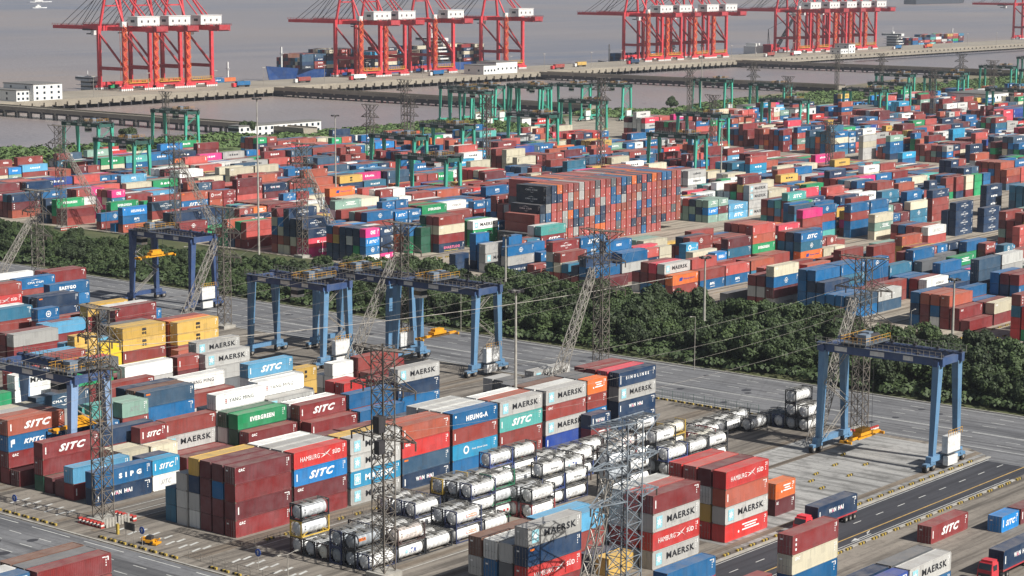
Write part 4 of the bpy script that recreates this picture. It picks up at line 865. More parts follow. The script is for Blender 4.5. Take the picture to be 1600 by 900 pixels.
for i, (x, y, h, a, l) in enumerate([(376.3,258.6,12,math.pi,'street lamp beside the ring road in front of the trees, right of the middle'),(380,430,12,math.pi,'street lamp in front of trees at left beside the dark blue crane'),(380,500,12,math.pi,'street lamp in front of trees near the left edge'),(431,234.8,9,0,'small street lamp behind the right end of the trees'),(205,212,4,0,'short white twin lamp at the corner by the cross road'),
    (395,370,12,math.pi,'street lamp among the trees behind the central cranes'),(379,330,12,math.pi,'street lamp by the ring road left of the raking strut'),(445,545,10,0,'street lamp on the far paved corner left of small blue boxes'),(441,480,10,0,'street lamp by the far yard edge before the green boxes')]): lamp(x, y, h, a, l, i == 4)
# ------------------------------------------------------------------ rubber tyred gantry cranes
m_tyre = mat_simple('tyre', (36,35,36), .85); m_yrail = mat_simple('safety_yellow', (212,160,60), .6); m_spread = mat_simple('spreader_yellow', (226,160,30), .55)
m_cab = mat_simple('cabinet_white', (222,222,218), .5, var=.2); m_deck = mat_simple('deck_steel', (92,98,104), .7)
def rail(b, p, q, h=1.1, n=8, r=.035, mi=0):
    p, q = Vector(p), Vector(q)
    for z in (h, h*.5): b.beam(p+Vector((0,0,z)), q+Vector((0,0,z)), r*1.6, mi=mi)
    for i in range(n+1): c = p.lerp(q, i/n); b.beam(c, c+Vector((0,0,h)), r*2, mi=mi)
def rtg(x, y, leg, beam, label, H=20.5, span=23.4, wx=12.4, trol=.25, group='blue gantry cranes', cab=True, spread=None, stair=1, railm=None, detail=True, lw=1.0):
    """x, y is the foot nearest the camera side (lowest x, lowest y)"""
    t = empty('gantry_crane', (x, y, 0)); railm = railm or m_galv2; ym = m_yrail
    gx = (wx/2-3.6, wx/2+3.6)
    for yy in (0, span):
        for s, xx in ((0, 1.9), (1, wx-1.9)):
            b = MB(); b.beam((xx,yy,2.0),(gx[s],yy,H-1.4),.9*lw,1.1*lw,0,1.3*lw); b.build('leg', leg, t)
        b = MB(); b.beam((.6,yy,2.2),(wx-.6,yy,2.2),1.1,1.0); b.build('sill_beam', leg, t)
        b = MB(); b.beam((gx[0]-1,yy,H-1),(gx[1]+1,yy,H-1),1.0,1.3); b.build('end_beam', beam, t)
        for s in (0, 1):
            g = MB(); cx = .9 if s == 0 else wx-.9
            g.box(cx-1.7,cx+1.7,yy-.45,yy+.45,1.0,1.6); g.box(cx-.4,cx+.4,yy-.6,yy+.6,1.4,2.0); bo = g.build('bogie', leg, t)
            for k in (-1.1, 1.1):
                wv = MB(); wv.cyl((cx+k,yy-.4,.78),(cx+k,yy+.4,.78),.78,16,0); wv.cyl((cx+k,yy-.45,.78),(cx+k,yy+.45,.78),.38,10,1); wv.build('wheel', [m_tyre, m_galv2], bo)
    for s in (0, 1):
        b = MB(); xx = gx[s]; b.box(xx-.5,xx+.5,-1.2,span+1.2,H-1.6,H)
        b.box(xx-.12,xx+.12,-1.2,span+1.2,H,H+.12); g = b.build('girder', beam, t)
        if detail:
            b = MB(); yy0 = -1.0
            for k in range(16):
                ya, yb2 = yy0+k*1.55, yy0+(k+1)*1.55; xf = xx+(.62 if s == 0 else -.62); b.beam((xf,ya,H+.15),(xf,(ya+yb2)/2,H-.55),.07); b.beam((xf,(ya+yb2)/2,H-.55),(xf,yb2,H+.15),.07)
                if k % 3 == 0: b.box(xx-.3,xx+.3,ya,ya+.5,H+.12,H+.5)
            b.build('cable_festoon', m_dark, t)
        b = MB(); o = -1.15 if s == 0 else .5
        b.box(xx+o,xx+o+.65,-1.2,span+1.2,H-.08,H-.02); b.build('walkway', m_deck, t)
        b = MB(); xo = xx-1.1 if s == 0 else xx+1.1; rail(b, (xo,-1.2,H),(xo,span+1.2,H), 1.1, 22); b.build('railing', railm, t)
        if s == 0 and detail:
            for k, (f, wd) in enumerate(((.2,2.0),(.45,2.9),(.78,2.6))): p = MB(); p.box(xx-.56,xx-.52,span*f,span*f+wd,H-1.25,H-.4); p.build('sign_plate', m_cab, t)
    b = MB(); yy = span*trol
    b.box(gx[0]-.9,gx[1]+.9,yy-2.6,yy+2.6,H+.3,H+.6); tr = b.build('trolley', m_deck, t)
    b = MB(); b.cyl((gx[0]+1,yy-1,H+1.3),(gx[1]-1,yy-1,H+1.3),.6,12); b.build('hoist_drum', m_dark, tr); b = MB(); b.cyl((gx[0]+1,yy+1.1,H+1.2),(gx[1]-2,yy+1.1,H+1.2),.55,12); b.build('hoist_drum', m_dark, tr)
    for bb_ in ((gx[0],gx[0]+1.8,yy-2.2,yy-.4,H+.6,H+2.2),(gx[1]-2,gx[1]-.4,yy+.2,yy+2.0,H+.6,H+1.8),(gx[0]+2.5,gx[0]+4,yy-.3,yy+.9,H+.6,H+1.6)): b = MB(); b.box(*bb_); b.build('motor_box', m_motor, tr)
    b = MB(); 
    for (a, c) in (((gx[0]-.9,yy-2.6,H+.6),(gx[1]+.9,yy-2.6,H+.6)),((gx[0]-.9,yy+2.6,H+.6),(gx[1]+.9,yy+2.6,H+.6)),((gx[0]-.9,yy-2.6,H+.6),(gx[0]-.9,yy+2.6,H+.6))): rail(b, a, c, 1.1, 6)
    b.build('railing', ym, tr)
    if cab:
        b = MB(); b.box(gx[0]+1.2,gx[0]+3.2,yy+2.7,yy+4.9,H-4.2,H-1.8,0); b.box(gx[0]+1.17,gx[0]+3.23,yy+2.67,yy+4.93,H-3.6,H-2.6,1); b.box(gx[0]+2,gx[0]+2.3,yy+2.4,yy+2.7,H-2,H+.3); b.build('cab', [m_cab, m_glass], tr)
    for yy2, nm in ((-1.0,0),):
        b = MB(); b.box(wx*.32,wx*.68,yy2-.9,yy2+.3,3.0,6.1,0); b.box(wx*.3,wx*.7,yy2-1.1,yy2+.5,2.85,3.0,1); b.box(wx*.36,wx*.6,yy2-.93,yy2-.9,4.2,5.0,0); b.build('power_cabinet', [m_cab, m_deck], t)
        b = MB(); rail(b, (wx*.3,yy2-1.1,6.1),(wx*.7,yy2-1.1,6.1), 1.1, 6); b.build('railing', ym, t)
        b = MB(); b.box(wx*.34,wx*.62,yy2-.9,yy2+.1,.7,2.4); b.build('fuel_box', m_cab, t)
    if stair:
        b = MB(); p0 = Vector((1.2, span if stair == 2 else 0, 2.6)); zz = 2.6; k = 0
        ys = (span if stair == 2 else 0)+(.9 if stair == 1 else -.9)
        while zz < H-1.6:
            x0, x1 = (2.2, wx-2.6) if k % 2 == 0 else (wx-2.6, 2.2); z1 = min(zz+5.2, H-.2)
            b.beam((x0,ys-.3,zz),(x1,ys-.3,z1),.12); b.beam((x0,ys+.3,zz),(x1,ys+.3,z1),.12)
            for i in range(12): f = (i+.5)/12; b.beam((x0+(x1-x0)*f,ys-.3,zz+(z1-zz)*f),(x0+(x1-x0)*f,ys+.3,zz+(z1-zz)*f),.08)
            b.beam((x0,ys-.35,zz+1),(x1,ys-.35,z1+1),.07); zz = z1; k += 1
        b.build('stair', m_galv2 if leg is not m_gr1 else m_gr1, t)
    tag(t, label, 'gantry crane', group)
    if spread is not None:
        z = spread; b = MB(); s_ = tag(empty('spreader', (x+wx/2-6.1, y+span*trol-1.2, z)), 'yellow spreader hanging under the '+' '.join(label.replace(',', '').split()[:11]), 'spreader')
        b.box(0,12.2,.9,1.5,.2,.7); b.box(0,.35,0,2.44,0,.5); b.box(11.85,12.2,0,2.44,0,.5); b.box(3,9.2,.2,.5,.3,.6); b.box(3,9.2,1.9,2.2,.3,.6); b.build('spreader_beam', m_spread, s_)
        b = MB(); b.box(4,8.2,.3,2.1,.8,1.4); b.box(4.6,7.6,.5,1.9,1.4,2.0); b.build('headblock', m_spread, s_)
        b = MB()
        for xx in (4.2,8): 
            for yy3 in (.4,2.0): b.cyl((xx,yy3,1.9),(xx,yy3,H+.3-z),.035,5)
        b.build('hoist_rope', m_dark, s_)
    return t
m_motor = mat_simple('motor_grey', (120,134,148), .5)
m_bl1 = mat_paint('crane_blue', (86,128,162), .3); m_bl2 = mat_paint('girder_blue_shaded', (46,72,114), .3); m_bl3 = mat_paint('crane_navy', (38,66,112), .3); m_bl4 = mat_paint('crane_paleblue', (130,158,192), .2)  # girder blue carries the shade of side and underside in its colour
m_gr1 = mat_paint('crane_green', (60,168,142), .2); m_gr2 = mat_paint('crane_darkgreen', (24,78,68), .3)
rtg(324.8,172.9,m_bl1,m_bl2,'bright blue gantry crane, nearest the black road at right', trol=.72, spread=2.6, wx=13, stair=2, cab=False)
rtg(336.5,290.9,m_bl1,m_bl2,'pale blue gantry crane in the centre, holding a yellow spreader', trol=.62, spread=6.5, H=19.5)
rtg(321.5,322.3,m_bl1,m_bl3,'blue gantry crane left of centre with rusty stair and white cab', trol=.3, H=19)
rtg(338.5,318.3,m_bl1,m_bl3,'blue gantry crane just behind the left of centre one', trol=.55, H=19, stair=0)
rtg(354,402.5,m_bl3,m_bl3,'dark navy gantry crane at left before the trees', trol=.8, H=19.5, stair=2, spread=12)
rtg(221.7,284.9,m_bl4,m_bl2,'pale blue gantry crane cut by the left edge above the boxes', trol=.12, H=18.3, stair=1, spread=8)
# green cranes of the far yard
g0 = rtg(694,480,m_gr1,m_gr2,'wide green gantry crane in the middle of the far yard', H=21, group='green gantry cranes of the far yard', detail=True, lw=.85)
GR = [(551,489,'dark green gantry crane at the centre behind the purple lettered box'),(525,628,'pale green gantry crane with white wheels at the left of the far yard'),(571,706,'dark green gantry crane behind the left boxes'),(648,737,'green gantry crane near the left shoreline bushes'),(668,583,'tall green gantry crane left of the yellow box'),(884,764,'green gantry crane, leftmost of the shoreline cluster'),(905,764,'green gantry crane, second in the shoreline cluster'),(930,752,'green gantry crane, third in the shoreline cluster'),
 (948,735,'green gantry crane, fourth in the shoreline cluster'),(966,719,'green gantry crane, rightmost of the shoreline cluster'),(918,740,'green gantry crane at the back of the shoreline cluster'),(1052,706,'dark green gantry crane with yellow trolley by the marsh'),(1033,652,'green gantry crane right of the marsh bush'),(914,567,'green gantry crane in front of the white sheds'),(1027,585,'large green gantry crane at right before the marsh'),(1184,654,'green gantry crane far behind the right sheds'),(1080,523,'dark green gantry crane near the right edge'),(1180,617,'dark green gantry crane at the far right yard')]
GR += [(1330,655,'small distant green gantry crane by the right meadow'),(1480,700,'tiny distant green gantry crane at the right edge'),(800,540,'green gantry crane between the coloured boxes right of centre')]
GR += [(745,598,'green gantry crane in the middle rows left of the tall red pylon'),(612,560,'dark green gantry crane left of centre among blue boxes'),(838,640,'green gantry crane before the shoreline cluster at centre'),(860,735,'thin green gantry crane at the left back of the shoreline cluster'),(1092,606,'green gantry crane between the white shed and pale shed'),(1230,640,'far green gantry crane beside the meadow at right'),(1300,610,'far green gantry crane near the large white block')]
for x, y, l in GR: tag(copy_tree(g0, (x, y, 0)), l)

# ------------------------------------------------------------------ docks, approach bridges
m_dock = mat_ground('dock_concrete', (142,134,120), (98,90,78), (160,152,136), .02, 12.0)
b = MB(); b.box(770,2260,1045,1113,1.6,5); b.box(770,2260,1044.4,1045,2.2,5.3,0)
x = 770
while x < 2260: b.box(x,x+5.6,1043.0,1044.6,1.4,3.9); b.box(x+6.8,x+7.9,1044.9,1046,-4,2.2,1); x += 9
tag(b.build('quay', [m_dock, m_dark]), kind='structure')
br = MB()
for xx in (765,1008,1300,1582):
    y1 = 1046; y0 = 770; br.box(xx-5,xx+5,y0,y1,2.9,4.4); br.box(xx-4.9,xx+4.9,y0,y1,(.2 if xx > 800 else 1.8),2.9,2); br.box(xx-5.2,xx-4.8,y0,y1,4.4,5.2); br.box(xx+4.8,xx+5.2,y0,y1,4.4,5.2)
    y = y0
    while y < y1: br.box(xx-4.4,xx-3.2,y,y+1.2,-4,2.9,1); br.box(xx+3.2,xx+4.4,y,y+1.2,-4,2.9,1); br.box(xx-5,xx+5,y-.2,y+1.4,2.0,2.9,0); y += 12
br.box(1582,2300,1015,1023,2.9,4.2); br.box(420,762,1052,1066,2.9,4.6)
x = 430
while x < 760: br.box(x,x+1.3,1052.5,1054,-4,2.9,1); x += 12
tag(br.build('approach_bridge', [m_dock, m_cstone, m_dark]), kind='structure')
# ------------------------------------------------------------------ ship-to-shore cranes
m_red = mat_paint('crane_red', (206,50,58), .2); m_red2 = mat_paint('crane_dull_red', (170,44,50), .2); m_or = mat_paint('stair_orange', (222,96,44), .2)
def sts():
    t = empty('quay_crane', (0,0,5)); X, Y, H = 22, 26, 42
    for i, xx in enumerate((0, X)):
        for yy in (0, Y): b = MB(); b.beam((xx,yy,3),(xx,yy,H),2.0,2.4,0); b.build('leg', m_red, t)
        b = MB(); b.beam((xx,0,14.5),(xx,Y,14.5),1.6,2.2); b.build('portal_tie', m_red2, t)
        b = MB(); b.beam((xx,Y,H-4),(xx,1,16),1.1); b.build('diagonal_brace', m_red2, t)
    b = MB(); b.beam((0,0,H-4),(X,0,16),1.0); b.build('diagonal_brace', m_red2, t)
    for yy in (0, Y):
        b = MB(); b.beam((-2,yy,4),(X+2,yy,4),1.8,2.0); b.build('sill_beam', m_red, t)
        b = MB(); b.beam((-1,yy,H-1),(X+1,yy,H-1),1.6,3.4); b.build('upper_beam', m_red, t)
        for s in (1, X-1):
            b = MB(); b.box(s-5,s+5,yy-1,yy+1,1.4,2.9,0)
            for k in range(6): b.cyl((s-4.3+k*1.7,yy-1.15,.75),(s-4.3+k*1.7,yy+1.15,.75),.75,10,1)
            b.build('bogie', [m_red, m_cab], t)
    b = MB(); rail(b,(1,-1.4,5.6),(X-1,-1.4,5.6),1.8,10,.12); b.box(2,X-2,-2,-1,5.1,5.6); b.build('platform', m_yrail, t)
    for xx in (7.5, 14.5): b = MB(); b.box(xx-.7,xx+.7,-24,Y+2,H-2.6,H+.2); b.build('girder', m_red, t)
    b = MB(); 
    for xx in (7.8, 14.2): b.box(xx-.6,xx+.6,Y+2,Y+58,H-2.2,H+.1)
    for k in range(12): b.beam((7.8,Y+4+k*4.8,H-.6),(14.2,Y+4+k*4.8,H-.6),.5)
    rail(b,(6.6,Y+2,H),(6.6,Y+58,H),1.3,18,.08); b.build('boom', m_red, t)
    b = MB(); b.box(6,16,-26,-22,H-2.2,H+1.2); b.box(5,17,-25,-16,H-3,H-2.4); rail(b,(5,-26,H+.5),(5,-6,H+.5),1.4,12,.1); rail(b,(17,-26,H+.5),(17,-6,H+.5),1.4,12,.1); b.build('end_platform', m_red2, t)
    b = MB(); b.box(1,20,-13,-3,H+1.2,H+7.2,0); b.box(.7,20.3,-13.3,-2.7,H+7.2,H+7.6,0)
    for k in range(3): b.box(4+k*5.5,5.2+k*5.5,-13.06,-13,H+3.4,H+5,1)
    b.box(.93,1,-10,-6,H+3.6,H+5.2,1); b.build('machinery_house', [m_cab, m_dark], t)
    b = MB(); b.box(8,10.6,Y-9,Y-6,H-6.2,H-3); b.box(7.9,10.7,Y-6.1,Y-5.9,H-5.6,H-4,1); b.build('cab', [m_cab, m_glass], t)
    b = MB(); b.box(6.5,15.5,Y-7,Y+1,H-2.9,H-1.8); b.box(7.5,14.5,Y-5,Y-2,H-5.6,H-4.9); b.build('trolley', m_dark, t)
    b = MB()
    for xx in (1, X-1): b.beam((xx,Y,H),(11+(xx-11)*.35,Y-2,H+32),1.5); b.beam((xx,0,H),(11+(xx-11)*.35,Y-3,H+31),1.0); b.beam((11+(xx-11)*.5,-12,H),(11+(xx-11)*.35,Y-3,H+31),.6)
    b.beam((7,Y-2,H+32),(15,Y-2,H+32),1.4); b.beam((3.5,Y-1,H+14),(18.5,Y-1,H+14),.9); b.build('apex_frame', m_red, t)
    b = MB()
    for xx in (8, 14): 
        for yy in (Y+28, Y+34, Y+50): b.beam((xx,Y-2,H+31.5),(xx,yy,H+.3),.28)
    b.build('forestay', m_dark, t)
    b = MB(); zz = 5; k = 0
    for c in ((-2.6,-1.2),(-2.6,1.6),(.2,-2.4),(-.6,-2.4)): b.beam((c[0],c[1]-.6,4),(c[0],c[1]-.6,H),.22)
    while zz < H-1:
        a, c = ((-3,-2.6),(.6,-2.6)) if k % 2 == 0 else ((.6,-2.6),(-3,-2.6)); b.beam((a[0],a[1],zz),(c[0],c[1],zz+3.2),.75,.5); b.beam((a[0],a[1],zz+1.3),(c[0],c[1],zz+4.5),.2); zz += 3.2; k += 1
    b.build('stair_tower', m_or, t)
    b = MB(); b.box(-3.4,.6,-2.6,0,H+.5,H+4); b.build('electrical_box', m_cab, t)
    return t
rt0 = random.Random(2)
s0 = sts(); SX = [905,932,960.5,1131.4,1158.5,1214.7,1300.9,1496.7,1525.9,1569,1598.9,1746,1781.6,1814.5,1843,1873.6,2262]
SG_ = ['left quay group','left quay group','left quay group']+['second quay group']*4+['third quay group']*4+['right quay group']*5+['frame edge at far right']
SN_ = ['leftmost','middle','rightmost','leftmost','second','third','rightmost','leftmost','second','third','rightmost','leftmost','second','third','fourth','rightmost','lone one']
for i, x in enumerate(SX):
    o = s0 if i == 0 else copy_tree(s0); o.location = (x, 1085, 5); tag(o, f'red quay crane with white machinery house, {SN_[i]} of the {SG_[i]}', 'quay crane', 'red quay cranes along the wharf')
    dy = rt0.uniform(-14, 26)
    for ch in o.children:
        if ch.name.startswith(('trolley', 'cab')): ch.location.y = dy
# ------------------------------------------------------------------ ships
m_hull = mat_paint('hull_blue', (16,66,128), .1); m_hullk = mat_paint('hull_dark', (44,50,60), .1); m_boot = mat_paint('hull_red', (120,44,40), .1)
def ship(x0, L, B, y0, hm, label, house, zt=9, rev=False, tiers=4, cats='container ship', cont=True, cols=None, hk=1):
    """hull from x0 (bow) to x0+L; rev puts the bow at the far end"""
    t = empty('container_ship', (x0, y0, -3.2)); b = MB(); n = 20; secs = []
    for i in range(n+1):
        f = i/n; hw = B/2*min(1, (f/.16)**.6 if f > 0 else 0)*(1 if f < .93 else 1-(f-.93)*2.2); hw = max(hw, .25); top = zt+(3.2*(1-f/.13) if f < .13 else 0)
        fb = min(1, f/.25); rake = (1-f/.06)*0
        secs.append([(f*L-(4*(1-f/.1) if f < .1 else 0), B/2-hw, top), (f*L, B/2-hw*(.55+.45*fb), 2.5), (f*L+(3*(1-fb)), B/2-hw*.75*fb-.1, 0), (f*L+(3*(1-fb)), B/2+hw*.75*fb+.1, 0), (f*L, B/2+hw*(.55+.45*fb), 2.5), (f*L-(4*(1-f/.1) if f < .1 else 0), B/2+hw, top)])
    if rev: secs = [[(L-p[0], p[1], p[2]) for p in s][::-1] for s in secs]
    k = len(b.v)
    for s in secs: b.v += s
    for i in range(n):
        for j in range(5): b.f.append((k+i*6+j, k+(i+1)*6+j, k+(i+1)*6+j+1, k+i*6+j+1)); b.m.append(0 if j in (0,4) else 1)
        b.f.append((k+i*6, k+i*6+5, k+(i+1)*6+5, k+(i+1)*6)); b.m.append(2)
    b.f.append(tuple(k+n*6+j for j in range(6))); b.m.append(0)
    b.build('hull', [hm, m_boot, m_deck], t)
    hx = house*L
    nd = max(2, round(6*hk)); tz = zt+nd*2.9; b = MB(); b.box(hx+1.5,hx+8,B*.25,B*.75,zt,tz,0); b.box(hx+1,hx+7,-.2,B+.2,tz,tz+2.6,0); b.box(hx+.9,hx+7.1,-.1,B+.1,tz+1.0,tz+2.0,1)
    for z in range(nd): b.box(hx+1.42,hx+8.08,B*.25-.06,B*.75+.06,zt+1.2+z*2.9,zt+2.1+z*2.9,1); e_ = B*(.06+.16*z/nd); b.box(hx-.6,hx+9.4,e_,B-e_,zt+2.75+z*2.9,zt+2.95+z*2.9,0); b.box(hx-.6,hx+9.4,e_,e_+.08,zt+2.95+z*2.9,zt+3.9+z*2.9,0)
    b.box(hx+2,hx+5,B/2-1.5,B/2+1.5,tz+2.6,tz+6*hk); b.beam((hx+3.5,B/2,tz+5*hk),(hx+3.5,B/2,tz+13*hk),.5); b.build('superstructure', [m_cab, m_glass], t)
    b = MB(); b.box(hx+10,hx+14,B/2-2.5,B/2+2.5,zt,zt+14*hk); b.build('funnel', hm, t)
    b = MB(); fx = 12 if not rev else L-12; b.beam((fx,B/2,zt+2),(fx,B/2,zt+17),1.0); b.beam((fx,B/2-2,zt+12),(fx,B/2+2,zt+12),.5); b.build('foremast', m_cab, t)
    tag(t, label, 'ship')
    if cont:
        x = 20 if not rev else 22
        while x < L-16:
            if not (hx-13 < x < hx+16):
                tt = rv.choice([tiers-1, tiers, tiers, max(2,tiers-2)])
                for r in range(int((B-2)/2.5)):
                    nn = tt-(rv.random() < .3)
                    for q in range(nn): c = rv.choices(cols[0] if cols else wk, cols[1] if cols else ww)[0]; stuffcont(dict(c=c, L=12.19, H=2.7, x=x0+x, y=y0+1.2+r*2.5, z=-3.2+zt+.5+q*2.75, l='x' if r else rv.choice(['EM','V','x']), perp=0), 9 if r == 0 else 0, 1500)
            x += 13.2
ship(1083,246,30,1117,m_hull,'large blue container ship moored behind the second group of red cranes',.72,14,tiers=5,cols=(['bk','nv','rr','dr','cr','cy','br','sl'],[5,4,5,4,3,2,3,3]))
ship(1484,120,19,1117,m_hullk,'small dark container ship with blue boxes behind the third crane group',.8,5.5,tiers=3,cols=(['nv','bl','bk'],[4,4,3]))
ship(2000,158,24,1117,m_hullk,'feeder ship with white tiered superstructure at the right quay',.04,6.5,rev=True,tiers=4,hk=.75)
ship(898,150,20,1117,m_hullk,'dark grey river ship behind the leftmost red cranes',.04,5,rev=True,tiers=2,hk=.5)
ship(4530,275,40,2480,m_hullk,'distant dark container ship under way near the top edge',.7,13,rev=True,tiers=3)
def boat(x, y, L, label):
    t = empty('small_boat', (x, y, -3.2)); b = MB(); b.quadbox([(0,0,0),(L,1,0),(L,L*.2,0),(0,L*.22,0),(-L*.05,0,3),(L*1.1,L*.1,3.6),(L*1.1,L*.12,3.6),(-L*.05,L*.22,3)]); b.build('hull', m_cab, t)
    b = MB(); b.box(L*.2,L*.6,1,L*.2-1,3,6.5); b.box(L*.35,L*.5,2,L*.2-2,6.5,9); b.build('deckhouse', m_cab, t); tag(t, label, 'boat')
boat(2660,3470,34,'small white launch alone on the brown water at top left'); boat(3060,4000,60,'distant low cargo boat at the top left corner'); boat(2180,1150,16,'tiny white workboat beyond the quay at right')
# crane barge
t = empty('crane_barge', (1735,1126,-3.2)); b = MB(); b.box(0,60,0,20,0,6); b.build('hull', m_hullk, t)
b = MB(); b.box(34,48,4,14,6,15); b.build('crane_house', m_red, t); b = MB(); lattice(b,(50,9,9),(86,9,44),2.6,.5,4,1.4); b.build('boom', m_dark, t)
b = MB(); b.beam((38,9,15),(36,9,30),.6); b.beam((36,9,30),(84,9,43),.3); b.beam((36,9,30),(34,9,8),.3); b.build('gantry', m_dark, t)
b = MB(); b.box(4,18,3,17,6,14); b.box(6,14,4,16,14,17); b.build('deckhouse', m_cab, t); tag(t, 'dark slewing crane on a barge between the third and right crane groups', 'barge')
q0 = None
for i in range(26):
    x = 850+i*52
    if q0 is None:
        q0 = empty('quay_lamp', (x, 1050, 5)); b = MB(); b.cyl((0,0,0),(0,0,13),.22,6,0,.12); b.build('pole', m_galv2, q0); b = MB(); b.box(-1.6,1.6,-.25,.25,12.9,13.3); b.build('lamp_head', m_cstone, q0); o = q0
    else: o = copy_tree(q0, (x, 1050+(i % 2)*8, 5))
    tag(o, 'thin lamp post on the quay deck behind the red cranes', 'lamp post', 'thin lamp posts along the quay')
tq = None
for i, (x, y, c) in enumerate([(985,1062,'bl'),(1052,1070,'rr'),(1105,1066,'wh'),(1190,1064,'bl'),(1335,1060,'rr'),(1380,1072,'yl'),(1450,1068,'nv'),(1660,1064,'rr'),(1700,1060,'wh'),(1905,1066,'bl'),(1960,1060,'og')]):
    t = empty('quay_truck', (x, y, 5)); b = MB(); b.box(-3.5,-1,0,2.5,.5,3.0); b.build('cab', m_cab if i % 2 else m_red, t); b = MB(); b.box(-1,12.2,.6,1.9,.8,1.3); b.build('chassis', m_dark, t); b = MB(); b.box(0,12.2,0,2.44,1.4,4.1); b.build('load', mat_paint(c, PAL[c]), t)
    for xx in (-2.2,1.2,9.5,10.9): b = MB(); b.cyl((xx,.05,.5),(xx,2.4,.5),.5,8); b.build('wheel', m_tyre, t)
    tag(t, f"tiny quay truck with {CNAME[c]} box, {ORD[i]} along the quay from the left", 'truck', 'trucks on the quay')
# ------------------------------------------------------------------ buildings
m_bw = mat_simple('wall_white', (226,226,222), .7, var=.15); m_roofg = mat_simple('roof_grey', (120,118,114), .8)
def building(x, y, z, lx, ly, h, label, nx, nz, step=None):
    t = empty('building', (x, y, z)); b = MB(); b.box(0,lx,0,ly,0,h); b.build('wall', m_bw, t); b = MB(); b.box(-.3,lx+.3,-.3,ly+.3,h,h+.5); b.build('roof', m_roofg, t)
    if step: b = MB(); b.box(step[0],step[1],0,ly*.98,h+.5,h+step[2]); b.build('upper_storey', m_bw, t)
    for i in range(nx):
        for k in range(nz):
            b = MB(); xx = lx*(i+.5)/nx; zz = h*(k+.45)/nz; b.box(xx-.8,xx+.8,-.08,.05,zz-.7,zz+.8); w1 = b.build('window', m_glass, t)
    for i in range(max(2, nx//2)):
        for k in range(nz): b = MB(); yy = ly*(i+.5)/max(2,nx//2); zz = h*(k+.45)/nz; b.box(-.08,.05,yy-.8,yy+.8,zz-.7,zz+.8); b.build('window', m_glass, t)
    return tag(t, label, 'building')
building(800,1046,5,22,30,10,'white three storey quay office left of the leftmost crane',4,3); building(790,1050,5,10,38,6.5,'lower grey roofed wing beside the white quay office',3,2)
building(1243,1046,5,26,20,9,'white quay building with grey roof under the second crane group',5,1); building(1228,1046,5,15,20,7,'darker grey roofed hut left of the white quay building',4,1)
building(1777,1046,5,12,16,9,'small white block on the quay at right',2,2); building(1762,1046,5,14,12,5,'low grey shed beside the small white quay block',3,1)
building(735,792,0,60,8,6,'long low white arcade by the left inner shore',14,2)
building(1010,628,0,22,40,9,'white shed among far boxes left of the green crane',4,2); building(1060,612,0,34,20,7,'pale grey roofed shed right of the white shed',5,2); building(1148,580,0,36,26,13,'large white block standing above the far right boxes',6,3)
building(890,730,0,26,8,5,'small pale workshop below the shoreline green cranes',4,1)
# the little yellow machine and signs on the left forecourt
t = empty('yard_sign', (203.4,245.4,0)); b = MB(); b.cyl((0,-.9,0),(0,-.9,3.2),.05,6); b.cyl((0,.9,0),(0,.9,3.2),.05,6); b.build('post', m_galv2, t); b = MB(); b.box(-.04,.04,-1.2,1.2,2.0,3.2); b.build('panel', m_dark, t); tag(t, 'dark rectangular sign board on two posts on the left forecourt', 'sign')
def rsign(x, y, label):
    t = empty('round_sign', (x, y, 0)); b = MB(); b.cyl((0,0,0),(0,0,2.6),.05,6); b.build('post', m_galv2, t); b = MB(); b.cyl((-.03,0,2.6),(-.08,0,2.6),.6,18); b.build('disc', mat_simple('sign_blue',(40,90,180),.5), t)
    b = MB()
    b.poly([(-.09,.1,2.3),(-.09,-.1,2.3),(-.09,-.1,2.7),(-.09,.1,2.7)]); b.poly([(-.09,.28,2.65),(-.09,-.28,2.65),(-.09,0,3.0)]); b.build('arrow', m_cab, t); tag(t, label, 'sign')
rsign(203.2,242.2,'round blue arrow sign beside the small yellow machine'); rsign(202.6,273.2,'round blue arrow sign at the left edge of the forecourt'); rsign(206.3,219.6,'round blue sign low beside the cross road')
t = empty('yellow_machine', (205.2,241.6,0), 1.9); b = MB(); b.box(0,2.6,-.8,.8,.5,1.1); b.box(-.9,.1,-1.1,1.1,.2,.6); b.box(2.0,3.0,-.5,.5,.6,1.5); b.beam((0,0,1),(-1.2,0,1.5),.3); b.build('chassis', m_spread, t)
for xx in (.3,2.2):
    for yy in (-.95,.95): b = MB(); b.cyl((xx,yy-.15,.42),(xx,yy+.15,.42),.42,12); b.build('wheel', m_tyre, t)
b = MB(); b.box(.6,1.7,-.6,.6,1.1,2.0); b.build('engine_cover', m_dark, t); tag(t, 'small dirty yellow machine parked on the left forecourt', 'machine'); t.scale = (.75,.75,.7)
t = empty('guard_post', (205.3,250.6,0)); b = MB(); b.box(-.2,.2,-.2,.2,0,1.7); b.build('cabinet', m_ydull, t); b = MB(); b.cyl((0,0,2),(0,0,3.4),.12,8); b.build('lamp', m_dark, t); tag(t, 'small orange post with dark lamp at the cross road corner', 'post')
